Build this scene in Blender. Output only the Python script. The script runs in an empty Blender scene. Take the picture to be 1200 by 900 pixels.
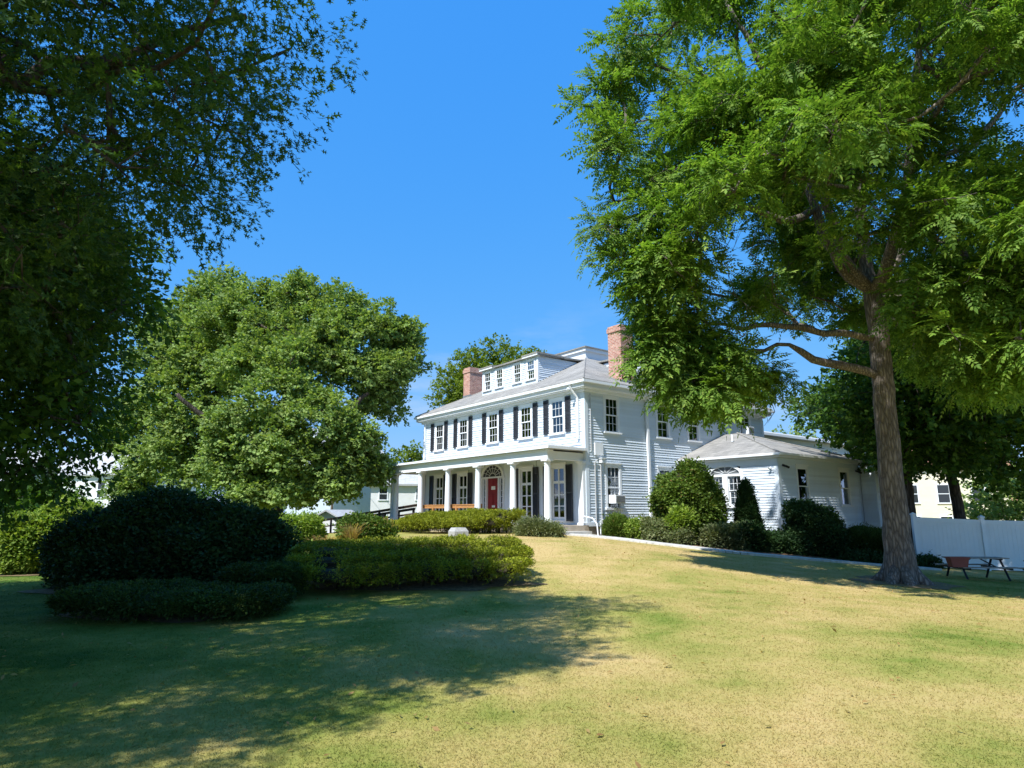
import bpy, math, random
import numpy as np
from mathutils import Vector
sc = bpy.context.scene
COL = sc.collection
R = math.radians
rng = np.random.default_rng(7)
random.seed(7)

# ------------------------------------------------------------------ camera, sky, sun, exposure
EYE = 1.6
PITCH = math.atan(150 / 755.0)
cam_d = bpy.data.cameras.new('camera')
cam_d.sensor_width = 36; cam_d.lens = 755 / 1200 * 36
cam_d.clip_start = .05; cam_d.clip_end = 4000
cam = bpy.data.objects.new('camera', cam_d); COL.objects.link(cam)
cam.location = (0, 0, EYE); cam.rotation_euler = (R(90) + PITCH, 0, 0)
sc.camera = cam

SUN = np.array([-.457, -.603, 1.0]); SUN /= np.linalg.norm(SUN)
world = bpy.data.worlds.new('World'); sc.world = world; world.use_nodes = True
wn = world.node_tree.nodes; wl = world.node_tree.links
for n in list(wn): wn.remove(n)
sky = wn.new('ShaderNodeTexSky'); sky.sky_type = 'NISHITA'; sky.sun_disc = False
sky.sun_elevation = math.asin(SUN[2]); sky.sun_rotation = math.atan2(SUN[0], SUN[1])
sky.air_density = 1.0; sky.dust_density = .3; sky.ozone_density = 1.5; sky.altitude = 50
bg = wn.new('ShaderNodeBackground'); bg.inputs['Strength'].default_value = .1
wo = wn.new('ShaderNodeOutputWorld')
# the camera's rendering of the blue sky: each channel's contrast towards the horizon is compressed
sep = wn.new('ShaderNodeSeparateColor'); comb = wn.new('ShaderNodeCombineColor'); wl.new(sky.outputs[0], sep.inputs[0])
for k, (gm, gain) in enumerate(((1.0, .44), (.40, 1.86), (.085, 5.59))):
    pw = wn.new('ShaderNodeMath'); pw.operation = 'POWER'; pw.inputs[1].default_value = gm; wl.new(sep.outputs[k], pw.inputs[0])
    ml = wn.new('ShaderNodeMath'); ml.operation = 'MULTIPLY'; ml.inputs[1].default_value = gain; wl.new(pw.outputs[0], ml.inputs[0]); wl.new(ml.outputs[0], comb.inputs[k])
# thin wisps of cloud low in the sky
wtc = wn.new('ShaderNodeTexCoord'); wmp = wn.new('ShaderNodeMapping'); wmp.inputs['Scale'].default_value = (1.6, 1.6, 6.5); wl.new(wtc.outputs['Generated'], wmp.inputs[0])
wno = wn.new('ShaderNodeTexNoise'); wno.inputs['Scale'].default_value = 2.1; wno.inputs['Detail'].default_value = 7; wno.inputs['Roughness'].default_value = .6; wl.new(wmp.outputs[0], wno.inputs['Vector'])
wrp = wn.new('ShaderNodeMapRange'); wrp.inputs[1].default_value = .54; wrp.inputs[2].default_value = .78; wrp.inputs[4].default_value = .6; wl.new(wno.outputs[0], wrp.inputs[0])
wsp = wn.new('ShaderNodeSeparateXYZ'); wl.new(wtc.outputs['Generated'], wsp.inputs[0])
wzr = wn.new('ShaderNodeMapRange'); wzr.inputs[1].default_value = .16; wzr.inputs[2].default_value = .34; wzr.inputs[3].default_value = 1; wzr.inputs[4].default_value = .0; wl.new(wsp.outputs[2], wzr.inputs[0])
wmm = wn.new('ShaderNodeMath'); wmm.operation = 'MULTIPLY'; wl.new(wrp.outputs[0], wmm.inputs[0]); wl.new(wzr.outputs[0], wmm.inputs[1])
wmx = wn.new('ShaderNodeMix'); wmx.data_type = 'RGBA'; wl.new(wmm.outputs[0], wmx.inputs[0]); wl.new(comb.outputs[0], wmx.inputs[6]); wmx.inputs[7].default_value = (4.2, 5.0, 6.3, 1)
wl.new(wmx.outputs[2], bg.inputs[0]); wl.new(bg.outputs[0], wo.inputs[0])
sun_d = bpy.data.lights.new('sun', 'SUN'); sun_d.energy = 5.0; sun_d.angle = R(.53); sun_d.color = (1, .975, .925)
sun = bpy.data.objects.new('sun', sun_d); COL.objects.link(sun)
sun.rotation_euler = Vector(SUN).to_track_quat('Z', 'Y').to_euler(); sun.location = (-20, -25, 40)
sc.view_settings.view_transform = 'Standard'; sc.view_settings.look = 'None'
sc.view_settings.gamma = 1; sc.view_settings.use_curve_mapping = False
sc.view_settings.exposure = .65
sc.render.engine = 'CYCLES'
cy = sc.cycles
cy.max_bounces = 8; cy.diffuse_bounces = 3; cy.glossy_bounces = 3; cy.transmission_bounces = 6; cy.transparent_max_bounces = 12
cy.use_denoising = True
cy.caustics_reflective = False; cy.caustics_refractive = False

# ------------------------------------------------------------------ projection (used to place real things at a real depth)
F, CX, CY = 755., 600., 450.
CP, SP = math.cos(PITCH), math.sin(PITCH)
def at(px, py, Y):
    u = (CY - py) / F
    k = Y / (CP - u * SP)
    return np.array([(px - CX) / F * k, Y, EYE + (SP + u * CP) * k])
def pix(P):
    P = np.atleast_2d(P) - np.array([0, 0, EYE])
    fw = P[:, 1] * CP + P[:, 2] * SP
    up = -P[:, 1] * SP + P[:, 2] * CP
    ok = fw > .2
    fw = np.where(ok, fw, 1.)
    return CX + F * P[:, 0] / fw, CY - F * up / fw, ok
def inpoly(x, y, poly):
    poly = np.asarray(poly, float); x = np.asarray(x); y = np.asarray(y)
    ins = np.zeros(x.shape, bool); j = len(poly) - 1
    for i in range(len(poly)):
        xi, yi = poly[i]; xj, yj = poly[j]
        c = ((yi > y) != (yj > y)) & (x < (xj - xi) * (y - yi) / (yj - yi + 1e-12) + xi)
        ins ^= c; j = i
    return ins

# ------------------------------------------------------------------ materials
def mat(name):
    m = bpy.data.materials.new(name); m.use_nodes = True
    return m, m.node_tree.nodes, m.node_tree.links, m.node_tree.nodes['Principled BSDF']
def ramp(n, stops):
    r = n.new('ShaderNodeValToRGB'); e = r.color_ramp.elements
    while len(e) < len(stops): e.new(.5)
    for i, (p, c) in enumerate(stops):
        e[i].position = p; e[i].color = (*c, 1)
    return r
def noise(n, l, vec, scale, detail=4, rough=.55):
    t = n.new('ShaderNodeTexNoise'); t.inputs['Scale'].default_value = scale
    t.inputs['Detail'].default_value = detail; t.inputs['Roughness'].default_value = rough
    if vec is not None: l.new(vec, t.inputs['Vector'])
    return t
def mapping(n, l, src, scale=(1, 1, 1), rot=(0, 0, 0)):
    mp = n.new('ShaderNodeMapping'); mp.inputs['Scale'].default_value = scale; mp.inputs['Rotation'].default_value = rot
    l.new(src, mp.inputs['Vector']); return mp.outputs[0]
def mixrgb(n, l, a, b, f, mode='MIX'):
    m = n.new('ShaderNodeMix'); m.data_type = 'RGBA'; m.blend_type = mode
    for s, v in ((m.inputs[6], a), (m.inputs[7], b), (m.inputs[0], f)):
        if hasattr(v, 'is_output'): l.new(v, s)
        elif isinstance(v, tuple): s.default_value = (*v, 1)
        else: s.default_value = v
    return m.outputs[2]
def bump(n, l, h, strength, dist, target):
    b = n.new('ShaderNodeBump'); b.inputs['Strength'].default_value = strength; b.inputs['Distance'].default_value = dist
    l.new(h, b.inputs['Height']); l.new(b.outputs[0], target); return b
def plain(name, c, rough=.6, var=.12, scale=3., bmp=0, spec=.5, metal=0, stretch=(1, 1, 1)):
    m, n, l, p = mat(name)
    tc = n.new('ShaderNodeTexCoord'); v = mapping(n, l, tc.outputs['Object'], stretch)
    t = noise(n, l, v, scale, 6, .6)
    lo = tuple(x * (1 - var) for x in c); hi = tuple(min(1, x * (1 + var)) for x in c)
    r = ramp(n, [(.3, lo), (.7, hi)]); l.new(t.outputs[0], r.inputs[0]); l.new(r.outputs[0], p.inputs['Base Color'])
    p.inputs['Roughness'].default_value = rough; p.inputs['Metallic'].default_value = metal
    p.inputs['Specular IOR Level'].default_value = spec
    if bmp:
        t2 = noise(n, l, v, scale * 6, 4); bump(n, l, t2.outputs[0], bmp, .01, p.inputs['Normal'])
    return m
def paint(name, c, dirt=(.55, .53, .47), amt=.25):
    m, n, l, p = mat(name)
    tc = n.new('ShaderNodeTexCoord')
    t = noise(n, l, mapping(n, l, tc.outputs['Object'], (1, 1, .35)), 2.2, 8, .65)
    r = ramp(n, [(.5, (0, 0, 0)), (.8, (amt,) * 3)]); l.new(t.outputs[0], r.inputs[0])
    g = n.new('ShaderNodeNewGeometry'); rb = ramp(n, [(0, (.9,) * 3), (1, (1.03,) * 3)]); l.new(g.outputs['Random Per Island'], rb.inputs[0])
    l.new(mixrgb(n, l, mixrgb(n, l, c, dirt, r.outputs[0]), rb.outputs[0], 1., 'MULTIPLY'), p.inputs['Base Color'])
    p.inputs['Roughness'].default_value = .55; p.inputs['Specular IOR Level'].default_value = .3
    t2 = noise(n, l, tc.outputs['Object'], 35, 3); bump(n, l, t2.outputs[0], .12, .004, p.inputs['Normal'])
    return m
def leafmat(name, stops, trans=.35, tint=(1.5, 1.5, .6), rough=.6, spec=.18):
    m, n, l, p = mat(name)
    g = n.new('ShaderNodeNewGeometry')
    r = ramp(n, stops); l.new(g.outputs['Random Per Island'], r.inputs[0])
    t = noise(n, l, g.outputs['Position'], .9, 3)
    rr = ramp(n, [(.3, (.7,) * 3), (.7, (1.25,) * 3)]); l.new(t.outputs[0], rr.inputs[0])
    c = mixrgb(n, l, r.outputs[0], rr.outputs[0], 1., 'MULTIPLY')
    l.new(c, p.inputs['Base Color']); p.inputs['Roughness'].default_value = rough
    p.inputs['Specular IOR Level'].default_value = spec
    tr = n.new('ShaderNodeBsdfTranslucent')
    l.new(mixrgb(n, l, c, tint, 1., 'MULTIPLY'), tr.inputs[0])
    ms = n.new('ShaderNodeMixShader'); ms.inputs[0].default_value = trans
    l.new(p.outputs[0], ms.inputs[1]); l.new(tr.outputs[0], ms.inputs[2])
    l.new(ms.outputs[0], n['Material Output'].inputs[0])
    return m
def bark(name, a, b, scale=1.):
    m, n, l, p = mat(name)
    tc = n.new('ShaderNodeTexCoord')
    v = mapping(n, l, tc.outputs['Object'], (9 * scale, 9 * scale, 1.6 * scale))
    t = noise(n, l, v, 1.6, 8, .7)
    vo = n.new('ShaderNodeTexVoronoi'); vo.feature = 'DISTANCE_TO_EDGE'; vo.inputs['Scale'].default_value = 1.5
    l.new(mixrgb(n, l, v, t.outputs[1], .35), vo.inputs['Vector'])
    r = ramp(n, [(.0, tuple(x * .6 for x in a)), (.1, a), (.55, b)]); l.new(vo.outputs[0], r.inputs[0])
    big = noise(n, l, tc.outputs['Object'], .9, 4)
    rb = ramp(n, [(.3, (.75, .75, .75)), (.7, (1.2, 1.2, 1.2))]); l.new(big.outputs[0], rb.inputs[0])
    c = mixrgb(n, l, r.outputs[0], t.outputs[0], .4, 'SOFT_LIGHT')
    l.new(mixrgb(n, l, c, rb.outputs[0], 1., 'MULTIPLY'), p.inputs['Base Color'])
    p.inputs['Roughness'].default_value = .9; p.inputs['Specular IOR Level'].default_value = .15
    mx = n.new('ShaderNodeMath'); mx.operation = 'MINIMUM'; mx.inputs[1].default_value = .3; l.new(vo.outputs[0], mx.inputs[0])
    ad = n.new('ShaderNodeMath'); ad.operation = 'MULTIPLY_ADD'; ad.inputs[1].default_value = .5
    l.new(t.outputs[0], ad.inputs[0]); l.new(mx.outputs[0], ad.inputs[2])
    bump(n, l, ad.outputs[0], 1., .09, p.inputs['Normal'])
    return m
def shingles(name, a, b):
    m, n, l, p = mat(name)
    tc = n.new('ShaderNodeTexCoord')
    sep = n.new('ShaderNodeSeparateXYZ'); l.new(tc.outputs['Object'], sep.inputs[0])
    ad = n.new('ShaderNodeMath'); ad.operation = 'MULTIPLY_ADD'; ad.inputs[1].default_value = .71
    l.new(sep.outputs[0], ad.inputs[0]); l.new(sep.outputs[1], ad.inputs[2])
    cb = n.new('ShaderNodeCombineXYZ'); l.new(ad.outputs[0], cb.inputs[0]); l.new(sep.outputs[2], cb.inputs[1])
    br = n.new('ShaderNodeTexBrick'); br.inputs['Scale'].default_value = 1; br.inputs['Brick Width'].default_value = .33
    br.inputs['Row Height'].default_value = .065; br.inputs['Mortar Size'].default_value = .006
    br.inputs['Color1'].default_value = (*a, 1); br.inputs['Color2'].default_value = (*b, 1)
    br.inputs['Mortar'].default_value = (*[x * .55 for x in a], 1); l.new(cb.outputs[0], br.inputs['Vector'])
    t = noise(n, l, tc.outputs['Object'], .8, 6, .65)
    r = ramp(n, [(.3, (.8,) * 3), (.75, (1.18,) * 3)]); l.new(t.outputs[0], r.inputs[0])
    l.new(mixrgb(n, l, br.outputs[0], r.outputs[0], 1., 'MULTIPLY'), p.inputs['Base Color'])
    p.inputs['Roughness'].default_value = .9; p.inputs['Specular IOR Level'].default_value = .2
    bump(n, l, br.outputs['Fac'], -.5, .01, p.inputs['Normal'])
    return m
def bricks(name):
    m, n, l, p = mat(name)
    tc = n.new('ShaderNodeTexCoord')
    sep = n.new('ShaderNodeSeparateXYZ'); l.new(tc.outputs['Object'], sep.inputs[0])
    ad = n.new('ShaderNodeMath'); ad.operation = 'ADD'; l.new(sep.outputs[0], ad.inputs[0]); l.new(sep.outputs[1], ad.inputs[1])
    cb = n.new('ShaderNodeCombineXYZ'); l.new(ad.outputs[0], cb.inputs[0]); l.new(sep.outputs[2], cb.inputs[1])
    br = n.new('ShaderNodeTexBrick'); br.inputs['Scale'].default_value = 1; br.inputs['Brick Width'].default_value = .21
    br.inputs['Row Height'].default_value = .075; br.inputs['Mortar Size'].default_value = .008
    br.inputs['Color1'].default_value = (.36, .13, .09, 1); br.inputs['Color2'].default_value = (.50, .27, .20, 1)
    br.inputs['Mortar'].default_value = (.55, .48, .43, 1); l.new(cb.outputs[0], br.inputs['Vector'])
    t = noise(n, l, tc.outputs['Object'], 5, 6, .7)
    r = ramp(n, [(.3, (.65,) * 3), (.75, (1.3,) * 3)]); l.new(t.outputs[0], r.inputs[0])
    l.new(mixrgb(n, l, br.outputs[0], r.outputs[0], 1., 'MULTIPLY'), p.inputs['Base Color'])
    p.inputs['Roughness'].default_value = .9
    bump(n, l, br.outputs['Fac'], -.6, .012, p.inputs['Normal'])
    return m
def lapsiding(name, c, row=.12):
    m, n, l, p = mat(name)
    tc = n.new('ShaderNodeTexCoord')
    w = n.new('ShaderNodeTexWave'); w.wave_type = 'BANDS'; w.bands_direction = 'Z'; w.wave_profile = 'SAW'
    w.inputs['Scale'].default_value = .314 / row; l.new(tc.outputs['Object'], w.inputs['Vector'])
    t = noise(n, l, tc.outputs['Object'], 1.5, 6)
    r = ramp(n, [(.3, tuple(x * .9 for x in c)), (.7, c)]); l.new(t.outputs[0], r.inputs[0])
    l.new(r.outputs[0], p.inputs['Base Color']); p.inputs['Roughness'].default_value = .6
    bump(n, l, w.outputs[0], .6, .02, p.inputs['Normal'])
    return m
def glass(name, refl=.1, tint=(.75, .8, .8)):
    m, n, l, p = mat(name); n.remove(p)
    g = n.new('ShaderNodeBsdfGlossy'); g.inputs['Roughness'].default_value = .02; g.inputs[0].default_value = (.9, .95, 1, 1)
    tr = n.new('ShaderNodeBsdfTransparent'); tr.inputs[0].default_value = (*tint, 1)
    fr = n.new('ShaderNodeFresnel'); fr.inputs[0].default_value = 1.5
    tc = n.new('ShaderNodeTexCoord'); t = noise(n, l, tc.outputs['Object'], 1.3, 2)
    bump(n, l, t.outputs[0], .06, .05, g.inputs['Normal'])
    ad = n.new('ShaderNodeMath'); ad.operation = 'ADD'; ad.inputs[1].default_value = refl; l.new(fr.outputs[0], ad.inputs[0])
    ms = n.new('ShaderNodeMixShader'); l.new(ad.outputs[0], ms.inputs[0]); l.new(tr.outputs[0], ms.inputs[1]); l.new(g.outputs[0], ms.inputs[2])
    l.new(ms.outputs[0], n['Material Output'].inputs[0])
    return m
def lawnmat(name, blade=False):
    m, n, l, p = mat(name)
    g = n.new('ShaderNodeNewGeometry'); pos = g.outputs['Position']
    flat = mapping(n, l, pos, (1, 1, 0))
    def madd(a, k, b):
        q = n.new('ShaderNodeMath'); q.operation = 'MULTIPLY_ADD'; l.new(a, q.inputs[0]); q.inputs[1].default_value = k
        if hasattr(b, 'is_output'): l.new(b, q.inputs[2])
        else: q.inputs[2].default_value = b
        return q.outputs[0]
    t1 = noise(n, l, flat, .2, 4, .6); t2 = noise(n, l, flat, .75, 5, .6); t3 = noise(n, l, flat, 7, 4, .7)
    src = madd(t1.outputs[0], 1.15, -.40); src = madd(t2.outputs[0], 1.0, src); src = madd(t3.outputs[0], .2, src)
    # the grass is darker and greener to the left, under the oak, and burns out on the rise by the house
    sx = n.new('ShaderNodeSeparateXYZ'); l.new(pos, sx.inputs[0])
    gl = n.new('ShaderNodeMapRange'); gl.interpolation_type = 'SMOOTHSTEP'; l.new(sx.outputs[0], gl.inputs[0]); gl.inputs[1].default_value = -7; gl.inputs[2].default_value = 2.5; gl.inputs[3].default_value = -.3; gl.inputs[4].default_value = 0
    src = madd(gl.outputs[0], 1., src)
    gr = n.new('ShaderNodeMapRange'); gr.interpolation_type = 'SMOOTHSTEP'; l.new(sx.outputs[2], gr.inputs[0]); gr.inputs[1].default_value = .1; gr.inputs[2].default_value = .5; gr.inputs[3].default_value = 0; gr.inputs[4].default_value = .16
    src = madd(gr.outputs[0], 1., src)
    if blade: src = madd(g.outputs['Random Per Island'], .12, madd(src, 1., -.06))
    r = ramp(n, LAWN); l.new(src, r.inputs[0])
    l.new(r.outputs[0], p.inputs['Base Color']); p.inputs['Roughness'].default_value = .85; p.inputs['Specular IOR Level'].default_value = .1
    if blade:
        tr = n.new('ShaderNodeBsdfTranslucent'); l.new(r.outputs[0], tr.inputs[0])
        ms = n.new('ShaderNodeMixShader'); ms.inputs[0].default_value = .3
        l.new(p.outputs[0], ms.inputs[1]); l.new(tr.outputs[0], ms.inputs[2]); l.new(ms.outputs[0], n['Material Output'].inputs[0])
    else:
        t4 = noise(n, l, flat, 45, 4, .7); bump(n, l, t4.outputs[0], .5, .02, p.inputs['Normal'])
    return m
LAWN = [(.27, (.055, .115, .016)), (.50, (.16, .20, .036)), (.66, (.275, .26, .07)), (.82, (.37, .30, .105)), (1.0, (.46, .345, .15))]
M = dict(
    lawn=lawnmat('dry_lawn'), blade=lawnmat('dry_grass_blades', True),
    white=paint('white_house_paint', (.67, .755, .85)), trim=paint('white_trim_paint', (.77, .81, .86), amt=.15),
    lap=lapsiding('white_lap_siding', (.74, .75, .77)), cream=lapsiding('cream_lap_siding', (.78, .74, .58)), bluelap=lapsiding('pale_blue_lap_siding', (.55, .62, .70)),
    roof=shingles('grey_shingles', (.24, .235, .225), (.33, .32, .30)), roof2=shingles('pale_shingles', (.40, .41, .42), (.48, .49, .50)), roofred=shingles('brown_shingles', (.28, .14, .09), (.34, .18, .12)),
    brick=bricks('weathered_red_brick'), shutter=plain('charcoal_shutter_paint', (.028, .032, .042), .5, .25),
    door=plain('dark_red_door_paint', (.24, .012, .022), .35, .15), glass=glass('window_glass'), glasssky=glass('window_glass_bright', .28),
    room=plain('dark_room', (.05, .05, .05), .9), blind=plain('pale_blind', (.55, .57, .56), .8, .08, 8), stone=plain('foundation_stone', (.30, .29, .28), .9, .3, 4, .5),
    concrete=plain('pale_concrete', (.50, .49, .46), .9, .2, 5, .4), granite=plain('granite_block', (.36, .36, .35), .8, .2, 22, .3),
    ceil=plain('porch_ceiling_paint', (.62, .60, .52), .7, .1), floor=plain('porch_floor_paint', (.40, .34, .27), .6, .2),
    newwood=plain('orange_stained_wood', (.42, .20, .07), .6, .25, 6, .2, stretch=(1, 1, 4)), oldwood=plain('dark_ramp_wood', (.075, .05, .04), .75, .3, 6, .2),
    greywood=plain('weathered_table_wood', (.30, .26, .22), .85, .3, 7, .3, stretch=(6, 1, 1)), darkmetal=plain('dark_metal', (.03, .03, .035), .5, .2, metal=.6),
    metal=plain('galvanised_metal', (.45, .46, .47), .4, .15, metal=.7), grey=plain('grey_plastic', (.42, .44, .46), .6), grille=plain('dark_grille', (.12, .13, .14), .6),
    vinyl=plain('white_vinyl', (.74, .76, .78), .4, .04, 2), mulch=plain('brown_mulch', (.15, .095, .055), .95, .5, 12, .8), red=plain('brick_red_plastic', (.26, .055, .04), .5, .15),
    walnutbark=bark('ridged_grey_bark', (.20, .17, .15), (.42, .365, .325), 1.7), darkbark=bark('dark_brown_bark', (.075, .06, .05), (.16, .13, .11)), twig=plain('twig_bark', (.11, .085, .065), .9, .3),
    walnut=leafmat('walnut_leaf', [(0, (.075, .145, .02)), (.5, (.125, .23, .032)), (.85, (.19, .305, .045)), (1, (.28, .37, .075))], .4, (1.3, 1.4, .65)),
    oak=leafmat('oak_leaf', [(0, (.025, .065, .016)), (.6, (.05, .105, .02)), (1, (.10, .17, .028))], .38),
    maple=leafmat('maple_leaf', [(0, (.12, .20, .055)), (.5, (.20, .295, .08)), (1, (.30, .38, .12))], .36),
    mapledark=leafmat('dark_maple_leaf', [(0, (.035, .085, .014)), (.6, (.06, .13, .02)), (1, (.13, .22, .03))], .38),
    locust=leafmat('yellow_green_leaf', [(0, (.09, .15, .016)), (1, (.18, .24, .025))], .35),
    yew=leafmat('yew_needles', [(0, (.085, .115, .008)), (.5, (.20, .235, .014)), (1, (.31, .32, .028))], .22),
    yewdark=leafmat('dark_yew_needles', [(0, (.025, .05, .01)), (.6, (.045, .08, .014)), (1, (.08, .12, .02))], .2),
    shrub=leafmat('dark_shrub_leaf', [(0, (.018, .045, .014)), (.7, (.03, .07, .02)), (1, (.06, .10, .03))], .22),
    bright=leafmat('bright_shrub_leaf', [(0, (.12, .20, .03)), (.6, (.20, .29, .045)), (1, (.32, .39, .085))], .38),
    holly=leafmat('green_shrub_leaf', [(0, (.05, .10, .015)), (.6, (.10, .165, .024)), (.97, (.16, .22, .04)), (1, (.26, .16, .06))], .3),
    pale=leafmat('pale_green_leaf', [(0, (.10, .14, .05)), (.6, (.17, .20, .085)), (1, (.26, .27, .14))], .3),
    straw=leafmat('straw_grass', [(0, (.28, .16, .06)), (.5, (.36, .24, .1)), (1, (.3, .28, .1))], .35),
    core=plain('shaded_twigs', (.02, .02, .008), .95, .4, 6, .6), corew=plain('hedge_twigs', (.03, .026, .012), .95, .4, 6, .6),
    litter=plain('dry_leaf_litter', (.17, .125, .06), .95, .6, 14, .8), soil=plain('soil', (.05, .035, .025), .95), sign=plain('door_notice_paper', (.75, .74, .70), .7, .05),
)

# ------------------------------------------------------------------ mesh building
class MB:
    def __init__(s): s.v = []; s.f = []; s.m = []
    def quad(s, pts, mi=0):
        i = len(s.v); s.v += [tuple(p) for p in pts]; s.f.append(tuple(range(i, i + len(pts)))); s.m.append(mi)
    def obox(s, o, a, b, c, mi=0):
        o, a, b, c = (np.asarray(q, float) for q in (o, a, b, c))
        if np.dot(np.cross(a, b), c) < 0: a, b = b, a
        i = len(s.v)
        for q in (o, o + a, o + a + b, o + b, o + c, o + a + c, o + a + b + c, o + b + c): s.v.append(tuple(q))
        for q in ((0, 3, 2, 1), (4, 5, 6, 7), (0, 1, 5, 4), (1, 2, 6, 5), (2, 3, 7, 6), (3, 0, 4, 7)):
            s.f.append(tuple(i + k for k in q)); s.m.append(mi)
    def box(s, x0, x1, y0, y1, z0, z1, mi=0):
        s.obox((x0, y0, z0), (x1 - x0, 0, 0), (0, y1 - y0, 0), (0, 0, z1 - z0), mi)
    def tube(s, pts, rad, n=8, mi=0, caps=True):
        pts = [np.asarray(p, float) for p in pts]
        if not hasattr(rad, '__len__'): rad = [rad] * len(pts)
        prev = None; base = len(s.v)
        for k, p in enumerate(pts):
            t = pts[min(k + 1, len(pts) - 1)] - pts[max(k - 1, 0)]; t /= (np.linalg.norm(t) + 1e-9)
            if prev is None:
                h = np.array([1., 0, 0]) if abs(t[0]) < .8 else np.array([0, 1., 0])
                prev = np.cross(t, h)
            x = prev - t * np.dot(prev, t); x /= (np.linalg.norm(x) + 1e-9); prev = x; y = np.cross(t, x)
            for j in range(n):
                a = 2 * math.pi * j / n
                s.v.append(tuple(p + rad[k] * (math.cos(a) * x + math.sin(a) * y)))
        for k in range(len(pts) - 1):
            for j in range(n):
                a, b = base + k * n + j, base + k * n + (j + 1) % n
                s.f.append((a, b, b + n, a + n)); s.m.append(mi)
        if caps:
            s.f.append(tuple(base + j for j in reversed(range(n)))); s.m.append(mi)
            s.f.append(tuple(base + (len(pts) - 1) * n + j for j in range(n))); s.m.append(mi)
    def build(s, name, mats, parent=None, smooth=False):
        me = bpy.data.meshes.new(name); me.from_pydata(s.v, [], s.f)
        mats = mats if isinstance(mats, (list, tuple)) else [mats]
        for m in mats: me.materials.append(m)
        if len(mats) > 1: me.polygons.foreach_set('material_index', s.m)
        if smooth: me.polygons.foreach_set('use_smooth', [True] * len(me.polygons))
        me.update()
        o = bpy.data.objects.new(name, me); COL.objects.link(o)
        if parent: o.parent = parent
        return o
def quads_obj(name, V, m, parent=None):
    """V: (n,4,3) loose quads -> one mesh"""
    V = np.ascontiguousarray(V.reshape(-1, 3), np.float32); n = len(V) // 4
    me = bpy.data.meshes.new(name)
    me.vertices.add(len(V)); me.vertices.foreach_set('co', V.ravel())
    me.loops.add(n * 4); me.loops.foreach_set('vertex_index', np.arange(n * 4, dtype=np.int32))
    me.polygons.add(n); me.polygons.foreach_set('loop_start', np.arange(0, n * 4, 4, dtype=np.int32))
    me.polygons.foreach_set('loop_total', np.full(n, 4, np.int32))
    me.materials.append(m); me.update(calc_edges=True)
    o = bpy.data.objects.new(name, me); COL.objects.link(o)
    if parent: o.parent = parent
    return o
def empty(name, loc, rz=0.):
    o = bpy.data.objects.new(name, None); COL.objects.link(o); o.empty_display_size = .3
    o.location = tuple(loc); o.rotation_euler = (0, 0, rz); return o
def tag(o, label, cat, group=None):
    o['label'] = label; o['category'] = cat
    if group: o['group'] = group
    return o
def thing(name, label, cat, loc, rz=0., group=None): return tag(empty(name, loc, rz), label, cat, group)
def struct(o): o['kind'] = 'structure'; return o

# ------------------------------------------------------------------ ground
CTRL = np.array([
    (0, 0, 0), (-6, 4, 0), (6, 4, 0), (0, 8, .02), (-8, 9.5, .02), (-4, 9.5, .02), (0, 12, .12), (4, 12, .08), (7, 13, -.08), (10, 17.3, -.2),
    (15, 25, -.48), (20, 24, -.6), (27, 23, -.7), (13, 10, -.2), (9.5, 19, -.1), (18, 18, -.38), (0, 17, .40), (-4, 17, .34), (2.5, 22, .63), (1.5, 19, .52), (2.5, 25.6, .68), (-3, 23, .66),
    (-3, 28, .68), (3.2, 26.2, .66), (5.2, 25, .40), (8.1, 24, .15), (11.1, 23.8, -.11), (13.5, 24, -.29), (16.5, 24.6, -.45), (5, 22.5, .38), (5, 19, .3), (8, 20, .02), (11, 28, .12), (7, 28, .35), (17, 31, -.3), (-5, 33, .62), (3, 29, .66), (-7, 38, .5),
    (-9, 13.5, .05), (-12, 17, .05), (-10, 25, .25), (-14, 38, .25), (-13.5, 46.7, -.1), (-9, 44, .2), (-20, 45, -.3), (-25, 25, 0), (-17, 60, -2.0), (-25, 80, -2.6), (-45, 70, -1.5), (20, 34, -.7),
    (35, 50, -1.6), (45, 60, -2), (25, 40, -1), (5, 60, -.5), (-11, 72, -1.5), (0, 90, -1.5), (40, 30, -1), (-20, 10, 0), (-15, 0, 0), (0, -10, 0), (15, -5, -.1), (30, 10, -.6)], float)
CV = CTRL[:, 2].copy()
def gz(x, y):
    x = np.asarray(x, float); y = np.asarray(y, float)
    num = np.zeros(np.broadcast(x, y).shape); den = np.zeros_like(num)
    for (a, b, _), c in zip(CTRL, CV):
        d2 = (x - a) ** 2 + (y - b) ** 2
        s = 1.7 + .05 * math.hypot(a, b)
        w = np.exp(-d2 / (2 * s * s)) + .02 / (1 + d2 / 60.) ** 2
        num += w * c; den += w
    num += 1e-7 * -1.; den += 1e-7
    return num / den
def G(x, y): return float(gz(x, y))
for _ in range(12): CV += .8 * (CTRL[:, 2] - gz(CTRL[:, 0], CTRL[:, 1]))
xs = np.concatenate([[-2500, -1200, -600, -300, -180, -120, -90, -70], np.arange(-55, 60.1, .5), [70, 90, 120, 180, 300, 600, 1200, 2500]])
ys = np.concatenate([[-1500, -600, -250, -120, -60, -30], np.arange(-15, 90.1, .5), [100, 120, 150, 200, 300, 600, 1200, 2500]])
X, Y = np.meshgrid(xs, ys, indexing='ij'); Z = gz(X, Y)
nx, ny = X.shape
idx = np.arange(nx * ny).reshape(nx, ny)
me = bpy.data.meshes.new('lawn')
me.from_pydata(np.stack([X, Y, Z], -1).reshape(-1, 3).tolist(), [], np.stack([idx[:-1, :-1], idx[1:, :-1], idx[1:, 1:], idx[:-1, 1:]], -1).reshape(-1, 4).tolist())
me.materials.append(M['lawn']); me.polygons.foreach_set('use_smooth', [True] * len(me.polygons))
lawn = struct(bpy.data.objects.new('lawn', me)); COL.objects.link(lawn)

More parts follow.
